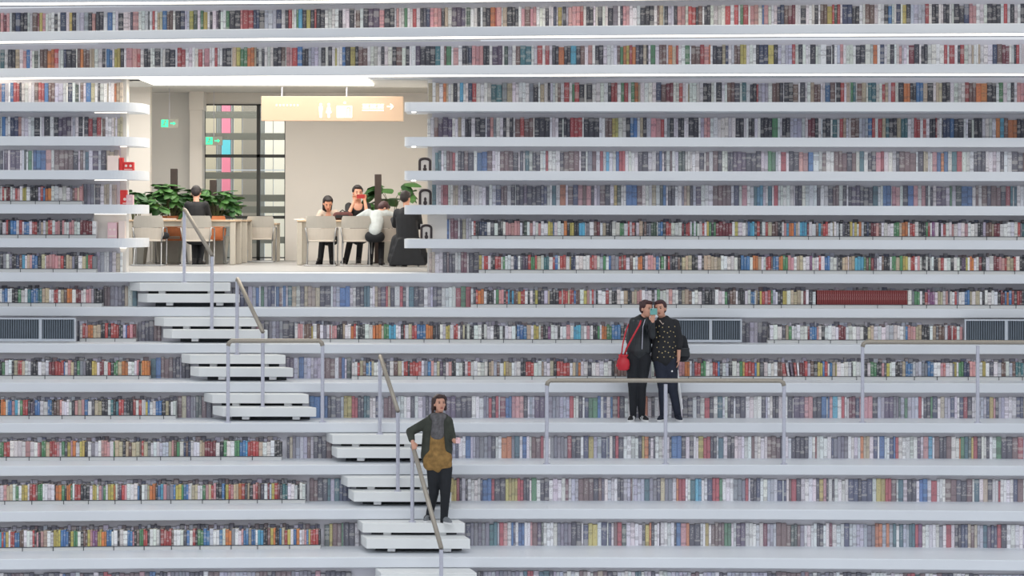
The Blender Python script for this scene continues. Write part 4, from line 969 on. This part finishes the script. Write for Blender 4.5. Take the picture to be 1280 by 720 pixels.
el0, w0 = b_.p(817, 425, .14), b_.p(806, 431, .20); b_.body.cap(sh0, el0, .045, .038); b_.body.cap(el0, w0, .036, .026); b_.hand(w0, V(-1,-.1,.1), V(0,-1,0), .6)
j = b_.g(('jacket', 'dotcoat')); j.cap(b_.p(824, 407, .02), b_.p(841, 407.5, .03), .072, .076); j.cap(b_.p(828, 400, .03), b_.p(842, 406, .03), .045, .06); j.cap(b_.p(831, 408, .02), b_.p(830.5, 446, .02), .15, .175, .8)
j.cap(b_.p(824, 412, .02), b_.p(821.5, 447, .02), .085, .09); j.cap(b_.p(838, 410, .02), b_.p(838, 447, .02), .095, .085)
j.cap(sh1, el1, .074, .064); j.cap(el1, b_.p(848.5, 434, -.0), .062, .050); j.cap(sh0, el0, .068, .056); j.cap(el0, b_.p(807, 430.5, .19), .056, .042)
j.cap(b_.p(826, 399.5, .05), b_.p(833, 399, .05), .055, .055)
tr = b_.g(('trousers', 'navyt')); tr.cap(b_.p(828, 449, .02), b_.p(836, 449, .02), .125, .12, .85)
for h_, k_, an in ((hl, kl, al), (hr, kr, ar)): tr.cap(h_, k_, .114, .074); tr.cap(k_, an+V(0,0,-.09), .070, .052)
for q in (0, 1, 2): MB().tube([b_.p(844.6+q*1.2, 462, -.02-.04*q+.03), b_.p(847.4+q*1.1, 486, -.02-.04*q+.02), b_.p(851.5+q*.9, 511, .04-.04*q)], .0065, 6).build('side_stripe', 'white', b_.t)
MB().ell(b_.p(839.5, 463.5, -.085), (.016, .01, .018), 8, 6).build('sports_badge', 'white', b_.t)
MB().tube([b_.p(824, 400, -.06), b_.p(828, 405, -.09), b_.p(833, 399.5, -.05)], .008, 6).build('collar', 'cream', b_.t)
shoe(b_, V(al.x-.01, .06, 0), (-.4, -1), 'shoe', 'navyt', .26, None); shoe(b_, V(ar.x, .07, 0), (.15, -1), 'shoe#b', 'navyt', .26, None)
b_.finish()
jk = [o for o in b_.t.children if o.name.startswith('jacket')][0]; r = random.Random(2)
for i in range(34):     # sewn-on gold dots lie on the cloth
    px = 820 + 27*((i*.7549) % 1); q = b_.p(px, 405 + 44*((i*.5698 + .1) % 1)); hit, loc, nr, fi = jk.ray_cast(Vector((q.x, -1, q.z)), Vector((0, 1, 0)))
    if hit: MB().ell(loc, (.010, .006, .009), 6, 4).build('gold_dot', 'gold', b_.t)
Dk = DC + .16; bo = W(856, 452, Dk); t = empty('backpack', bo, 'black bag hanging behind the gold-dotted jacket', 'bag')
q = MB().cap((-.03, 0, .10), (-.05, 0, .30), .105, .085, .7).build('bag_body', 'trous', t, smooth=True)
MB().tube([(-.06, 0, .37), (-.10, -.03, .50), (-.14, -.02, .58)], .016, 8).build('strap', 'trous', t, smooth=True)
MB().box(-.10, .06, -.082, -.07, .08, .2).build('front_pocket', 'leather', t, bevel=.01)
# ---- woman coming down the stairs
DW = Dst(8, 0, 545) + .14
p_ = Fig(DW, 545, zst(8, 0), 'person in a dark olive jacket and mustard tunic walking down the lower steps')
c = p_.head(549.5, 505, yaw=.35, pitch=-.1, k=1.0, mat_='hairb', hair='messy')
sh0 = p_.p(535.5, 528, .03); sh1 = p_.p(559.5, 526.5, .0)
p_.body.cap(p_.p(548, 523, .03), c+V(0,.03,-.05), .055, .05); p_.body.cap(p_.p(547, 536, .02), p_.p(547, 580, .02), .08, .085)
hl, hr = p_.p(542, 585, .02), p_.p(556.5, 585, .0); kl, kr = p_.p(542.5, 616, -.06), p_.p(557, 617, -.14)
al, ar = p_.p(536, 642, .06), p_.p(555, 647, -.12)
for h_, k_, an in ((hl, kl, al), (hr, kr, ar)): p_.body.cap(h_, k_, .08, .053); p_.body.cap(k_, an, .05, .036)
p_.body.cap(al, al+V(0,-.02,-.05), .035, .034); p_.body.cap(ar, ar+V(.005,-.0,-.04), .03, .028)
el0, w0 = p_.p(512.5, 540, .05), p_.p(516, 551, -.10); p_.body.cap(sh0, el0, .047, .038); p_.body.cap(el0, w0, .036, .027); p_.hand(w0, V(.25,-.5,-.55), V(0,.3,-1), .9, thumb=-1)
el1, w1 = p_.p(564.5, 546, .0), p_.p(569, 550.5, -.18); p_.body.cap(sh1, el1, .045, .038); p_.body.cap(el1, w1, .036, .027); p_.hand(w1, V(.5,-.8,.1), V(-.3,0,1), 1.1)
j = p_.g(('jacket', 'olive'))
j.cap(p_.p(538, 529, .03), p_.p(557.5, 528, .02), .072, .070); j.cap(p_.p(547, 534, .06), p_.p(547, 566, .08), .14, .15, .75)
j.cap(p_.p(537, 530, .02), p_.p(533.5, 570, .01), .085, .085); j.cap(p_.p(557, 530, .0), p_.p(559.5, 562, -.0), .075, .07)
j.cap(p_.p(535, 560, .03), p_.p(533, 577, .04), .085, .06); j.cap(p_.p(560, 560, .02), p_.p(560.5, 572, .03), .06, .05)
j.cap(sh0, el0, .074, .058); j.cap(el0, p_.p(515, 549, -.07), .058, .045); j.cap(sh1, el1, .072, .060); j.cap(el1, p_.p(567, 549, -.10), .058, .046)
j.cap(p_.p(539, 522, .05), p_.p(545, 519, .06), .05, .05); j.cap(p_.p(552, 519.5, .06), p_.p(557, 522, .04), .045, .045)
tn = p_.g(('tunic', 'mustard')); tn.cap(p_.p(547, 545, .0), p_.p(546.5, 560, .0), .125, .135, .8); tn.cap(p_.p(546.5, 560, .0), p_.p(547.5, 579, .0), .135, .155, .75); tn.cap(p_.p(541, 565, .0), p_.p(539, 580, .0), .1, .1, .8); tn.cap(p_.p(553, 565, .0), p_.p(554.5, 580, .0), .1, .1, .8); tn.cap(p_.p(540, 573, -.01), p_.p(554, 573, -.01), .125, .125, .95); tn.cap(p_.p(537.5, 579.5, -.03), p_.p(557, 579.5, -.03), .095, .09)
sc = p_.g(('scarf', 'greytop')); sc.cap(p_.p(548, 524, -.03), p_.p(547, 543, -.035), .085, .10, .85); sc.cap(p_.p(543, 521, -.01), p_.p(553, 521, -.02), .06, .06)
tr = p_.g(('trousers', 'trous')); tr.cap(p_.p(542, 583, .03), p_.p(553, 583, .02), .105, .105, .8)
for h_, k_, an in ((hl, kl, al), (hr, kr, ar)): tr.cap(h_, k_, .100, .070); tr.cap(k_, an+V(0,0,-.06), .068, .048)
shoe(p_, V(al.x, al.y+.0, 0), (-.25, -1), 'shoe', 'shoeg', .25, 'black'); shoe(p_, V(ar.x+.01, ar.y-.0, 0), (.5, -1), 'shoe#b', 'shoeg', .27, None)
p_.finish()
ph = W(572.5, 551.5, DW-.28); t = empty('phone', ph, 'small pink phone in the free hand of the person on the steps', 'phone')
MB().box(-.03, .03, -.006, .006, -.03, .045).build('phone_body', 'giftp', t, bevel=.004); MB().tube([(-.015, -.009, .03), (-.015, -.006, .03)], .006, 10).build('camera_lens', 'black', t)
# ---- seated people in the alcove
def seat_legs(f, hips, knees, feet, m='trous'):
    tr = f.g(('trousers', m))
    for h_, k_, an in zip(hips, knees, feet):
        f.body.cap(h_, k_, .055, .038); f.body.cap(k_, an, .035, .028); tr.cap(h_, k_, .09, .064); tr.cap(k_, an+V(0,0,-.04), .062, .05)
    tr.cap(hips[0], hips[1], .1, .1)
# lone reader, back to us
f = Fig(38.98+.28, 245, zf, 'lone reader in black seen from behind at the left table')
c = f.head(244, 241.5, yaw=math.pi, pitch=.35, k=1.0, dy=.12); s0, s1 = f.p(234.5, 256, .05), f.p(256, 256, .05)
f.body.cap(f.p(245, 254, .05), c+V(0,-.02,-.06), .055, .05); f.body.cap(f.p(245, 262, .05), f.p(245, 290, -.02), .09, .09)
e0, e1 = f.p(230.5, 271, .18), f.p(259.5, 271, .18); w0_, w1_ = f.p(238, 273, .45), f.p(251, 273, .45)
for s_, e_, w__ in ((s0, e0, w0_), (s1, e1, w1_)): f.body.cap(s_, e_, .045, .036); f.body.cap(e_, w__, .034, .026); f.hand(w__, V(0,1,-.05), V(0,0,-1), .4)
j = f.g(('pullover', 'dotcoat')); j.cap(f.p(237, 258, .05), f.p(253, 258, .05), .08, .08); j.cap(f.p(245, 262, .04), f.p(245, 292, -.01), .155, .15, .75)
for s_, e_, w__ in ((s0, e0, w0_), (s1, e1, w1_)): j.cap(s_, e_, .068, .056); j.cap(e_, w__, .054, .04)
seat_legs(f, (f.p(239, 299, 0), f.p(250, 299, 0)), (f.p(239, 298, .42), f.p(250, 298, .42)), (f.p(242.5, 326, .1), f.p(248.5, 326, .12)))
shoe(f, V(f.p(242.5, 330).x, .08, 0), (-.2, 1), 'shoe', 'shoe', .25, None, 'black'); shoe(f, V(f.p(248.5, 330).x, .10, 0), (.3, 1), 'shoe#b', 'shoe', .25, None, 'black')
f.finish(.011, .014)
# far side of the group table: two people facing us
f = Fig(40.95, 411, zf, 'person with chin-length dark hair bent over a book at the group table')
c = f.head(411, 254.5, yaw=.2, pitch=.55, k=1.05, dy=-.22, hair='long'); s0, s1 = f.p(401.5, 266, -.02), f.p(420, 266, -.02)
f.body.cap(f.p(411, 264, -.02), c+V(0,.05,-.05), .055, .05); f.body.cap(f.p(411, 270, 0), f.p(411, 298, .15), .12, .13)
e0, e1 = f.p(397, 276, -.2), f.p(425, 276, -.2); w0_, w1_ = f.p(405, 274, -.42), f.p(418, 274, -.42)
for s_, e_, w__ in ((s0, e0, w0_), (s1, e1, w1_)): f.body.cap(s_, e_, .042, .035); f.body.cap(e_, w__, .034, .026); f.hand(w__, V(0,-1,-.05), V(0,0,-1), .4)
j = f.g(('pullover', 'cream')); j.cap(f.p(403.5, 268, -.02), f.p(418.5, 268, -.02), .075, .075); j.cap(f.p(411, 272, 0), f.p(411, 298, .12), .15, .15, .75)
for s_, e_, w__ in ((s0, e0, w0_), (s1, e1, w1_)): j.cap(s_, e_, .062, .052); j.cap(e_, w__, .05, .038)
seat_legs(f, (f.p(406, 300, .1), f.p(416, 300, .1)), (f.p(405, 298, -.3), f.p(415, 298, -.3)), (f.p(403, 327, -.55), f.p(418, 325, -.5)))
shoe(f, V(f.p(402, 330).x, -.52, 0), (-.1, -1), 'shoe', 'shoe', .25, None, 'black'); shoe(f, V(f.p(418, 330).x, -.5, 0), (.3, -1), 'shoe#b', 'shoe', .25, None, 'black')
f.finish(.011, .014)
f = Fig(40.95, 447, zf, 'person in black raising a dark red phone to the face at the group table')
c = f.head(447.5, 241.5, yaw=.25, pitch=.1, k=1.12, dy=-.08); s0, s1 = f.p(436, 258, .0), f.p(459, 258, .0)
f.body.cap(f.p(448, 256, 0), c+V(0,.02,-.06), .057, .052); f.body.cap(f.p(448, 262, 0), f.p(448, 296, .1), .13, .13)
e0, e1 = f.p(437, 268, -.30), f.p(460, 268, -.28); w0_, w1_ = f.p(444, 252, -.24), f.p(457, 251, -.22)
for s_, e_, w__, th in ((s0, e0, w0_, 1), (s1, e1, w1_, -1)): f.body.cap(s_, e_, .046, .036); f.body.cap(e_, w__, .035, .028); f.hand(w__, V(.0,-.05,1), V(0,-1,0), .9, thumb=-th)
j = f.g(('shirt', 'dotcoat')); j.cap(f.p(438.5, 261, .0), f.p(457, 261, .0), .085, .085); j.cap(f.p(448, 266, 0), f.p(448, 296, .08), .17, .16, .75)
for s_, e_ in ((s0, e0), (s1, e1)): j.cap(s_, e_, .075, .058)
seat_legs(f, (f.p(441, 298, .1), f.p(453, 298, .1)), (f.p(440, 297, -.3), f.p(452, 297, -.3)), (f.p(434, 326, -.5), f.p(450, 326, -.45)))
shoe(f, V(f.p(433, 330).x, -.52, 0), (-.2, -1), 'shoe', 'shoe', .26, None, 'white'); shoe(f, V(f.p(450, 330).x, -.48, 0), (.2, -1), 'shoe#b', 'shoe', .26, None, 'white')
f.finish(.011, .014)
o = W(451, 245.5, 40.5); t = empty('phone', o, 'dark red phone held in front of the face at the group table', 'phone'); MB().box(-.075, .075, -.006, .006, -.035, .035).build('phone_body', 'redph', t, bevel=.004); MB().tube([(-.055, -.009, .02), (-.055, -.006, .02)], .008, 10).build('camera_lens', 'black', t)
# pale-shirted person slumped on the table, back to us
f = Fig(38.95, 468, zf, 'person in a pale grey shirt slumped forward over the group table')
c = f.head(477, 260.5, yaw=2.2, pitch=.9, k=1.0, dy=.42, mat_='hairr'); s0, s1 = f.p(459, 266, .32), f.p(481, 267, .38)
f.body.cap(f.p(471, 266, .36), c+V(0,-.02,-.02), .055, .05); f.body.cap(f.p(469, 270, .28), f.p(469, 290, .0), .08, .08)
e0, e1 = f.p(446, 272.5, .42), f.p(494, 272, .42); w0_, w1_ = f.p(462, 271, .68), f.p(481, 271, .68)
for s_, e_, w__ in ((s0, e0, w0_), (s1, e1, w1_)): f.body.cap(s_, e_, .045, .036); f.body.cap(e_, w__, .034, .026); f.hand(w__, V(0,1,0), V(0,0,-1), .3)
j = f.g(('shirt', 'greyshirt')); j.cap(f.p(460, 269, .30), f.p(480, 269, .36), .085, .085); j.cap(f.p(470, 271, .28), f.p(469, 289, .0), .14, .115, .85)
for s_, e_, w__ in ((s0, e0, w0_), (s1, e1, w1_)): j.cap(s_, e_, .075, .06); j.cap(e_, w__, .056, .042)
seat_legs(f, (f.p(463, 296, 0), f.p(474, 296, 0)), (f.p(463, 297, .4), f.p(475, 297, .38)), (f.p(462, 326, .15), f.p(476, 326, .1)))
shoe(f, V(f.p(462, 330).x, .13, 0), (-.2, 1), 'shoe', 'shoe', .26, None, 'white'); shoe(f, V(f.p(476, 330).x, .08, 0), (.2, 1), 'shoe#b', 'shoe', .26, None, 'white')
f.finish(.011, .014)
# person in a long black coat at the right end, seated side on
f = Fig(38.6, 508, zf, 'person in a long black coat seated at the right end of the group table')
c = f.head(507, 248, yaw=2.6, pitch=.15, k=1.02, dy=.05); s0, s1 = f.p(497, 266, .05), f.p(521, 266, -.02)
f.body.cap(f.p(509, 262, .02), c+V(0,0,-.06), .057, .052); f.body.cap(f.p(509, 268, .02), f.p(510, 296, 0), .1, .1)
e0, e1 = f.p(493, 281, .25), f.p(524, 283, .2); w0_, w1_ = f.p(489, 274, .5), f.p(500, 274, .6)
for s_, e_, w__ in ((s0, e0, w0_), (s1, e1, w1_)): f.body.cap(s_, e_, .046, .036); f.body.cap(e_, w__, .035, .028); f.hand(w__, V(-.3,.9,0), V(0,0,-1), .4)
j = f.g(('coat', 'trous')); j.cap(f.p(499, 268, .04), f.p(519, 269, 0), .095, .095); j.cap(f.p(508, 272, .02), f.p(510, 302, .0), .19, .20, .8)
tp = [f.p(498, 298), f.p(521, 298), f.p(533, 331.5), f.p(486.5, 331.5)]
j.add([(tp[0].x, -.15, tp[0].z), (tp[1].x, -.15, tp[1].z), (tp[2].x, -.22, tp[2].z), (tp[3].x, -.22, tp[3].z), (tp[0].x, .12, tp[0].z), (tp[1].x, .12, tp[1].z), (tp[2].x, .14, tp[2].z), (tp[3].x, .14, tp[3].z)], [(0,1,2,3),(4,7,6,5),(0,4,5,1),(1,5,6,2),(2,6,7,3),(3,7,4,0)])
j.cap(f.p(496, 300, .05), f.p(490, 322, .05), .10, .08); j.cap(f.p(503, 304, .0), f.p(500, 322, .0), .14, .12); j.cap(f.p(512, 304, -.02), f.p(514, 321, -.02), .17, .14); j.cap(f.p(520, 306, -.02), f.p(526, 321, -.02), .14, .13); j.cap(f.p(492, 324, .0), f.p(528, 324, -.02), .11, .11, .9); j.cap(f.p(498, 314, .0), f.p(524, 314, -.02), .13, .13, .9)
for s_, e_, w__ in ((s0, e0, w0_), (s1, e1, w1_)): j.cap(s_, e_, .078, .062); j.cap(e_, w__, .058, .042)
f.body.cap(f.p(503, 300, 0), f.p(492, 300, .35), .075, .052); f.body.cap(f.p(492, 300, .35), f.p(492, 327, .3), .048, .036); f.body.cap(f.p(514, 300, 0), f.p(506, 300, .35), .075, .052); f.body.cap(f.p(506, 300, .35), f.p(506, 327, .3), .048, .036)
shoe(f, V(f.p(492, 330).x, .27, 0), (-.3, 1), 'shoe', 'shoe', .26, None, 'black'); shoe(f, V(f.p(506, 330).x, .27, 0), (-.2, 1), 'shoe#b', 'shoe', .26, None, 'black')
f.finish(.011, .014)
t = empty('stool', (X(512, 38.6), 38.62, zf), 'low black stool hidden under the long black coat', 'stool')
MB().box(-.2, .2, -.18, .2, .36, .40).build('seat', 'black', t, bevel=.01)
for sx in (-1, 1):
    for sy in (-1, 1): MB().tube([(sx*.15, sy*.14, 0), (sx*.14, sy*.13, .37)], .014, 8).build('leg', 'chrome', t)
# things on the tables
def on_table(px, D, w_, d_, h_, m, name, label, cat, rz=0):
    t = empty(name, (X(px, D), D, zf+.80), label, cat, rz=rz); MB().box(-w_/2, w_/2, -d_/2, d_/2, .004, h_-.004).build('pages', 'white', t)
    MB().box(-w_/2-.005, w_/2+.005, -d_/2-.005, d_/2+.005, 0, .004).add([(x, y, z) for z in (h_-.004, h_) for x, y in ((-w_/2-.005, -d_/2-.005), (w_/2+.005, -d_/2-.005), (w_/2+.005, d_/2+.005), (-w_/2-.005, d_/2+.005))], [(0,3,2,1),(4,5,6,7),(0,1,5,4),(1,2,6,5),(2,3,7,6),(3,0,4,7)]).build('cover', m, t)
on_table(375, 40.0, .18, .25, .03, 'white', 'book', 'thin pale book lying on the left end of the group table', 'book')
on_table(212, 40.1, .2, .28, .03, 'maroon', 'book', 'dark red book lying on the left table', 'book')
# dark bag and jacket between the two far people
bo = Vector((X(428, 40.3), 40.3, zf+.8)); t = empty('backpack', bo, 'maroon and black backpack lying on the group table between two people', 'bag')
MB().cap((-.10, 0, .07), (.12, 0, .08), .075, .07, .9).build('bag_body', 'maroon', t, smooth=True); MB().box(-.12, .12, -.085, -.06, .03, .09).build('front_pocket', 'trous', t, bevel=.01)
MB().tube([(-.05, 0, .14), (0, 0, .18), (.06, 0, .14)], .01, 8).build('handle', 'trous', t)
bo = Vector((X(211, 39.0), 38.95, zf+.47)); t = empty('handbag', Vector((X(210, 39.4), 39.15, zf+.50)), 'black bag lying between the two left chairs', 'bag')
t.location = (X(194, 39.1), 39.16, zf+.452)
MB().cap((-.05, 0, .085), (.18, 0, .07), .08, .06, .8).build('bag_body', 'trous', t, smooth=True); MB().tube([(.0, 0, .15), (.06, 0, .2), (.14, 0, .12)], .009, 8).build('handle', 'trous', t)
bo = Vector((X(486, 40.1), 40.1, zf+.8)); t = empty('bottle', bo, 'small pale yellow bottle on the group table beside the plant', 'bottle')
ps = [(0, .03), (.12, .03), (.15, .012), (.18, .012)]; n = 12
MB().add([(math.cos(2*math.pi*i/n)*r_, math.sin(2*math.pi*i/n)*r_, z) for z, r_ in ps for i in range(n)], [(k_*n+i, k_*n+(i+1) % n, (k_+1)*n+(i+1) % n, (k_+1)*n+i) for k_ in range(3) for i in range(n)] + [tuple(range(n))[::-1], tuple(range(3*n, 4*n))]).build('bottle_body', 'fcream', t)
MB().tube([(0, 0, .18), (0, 0, .2)], .014, 12).build('cap', 'gold', t)
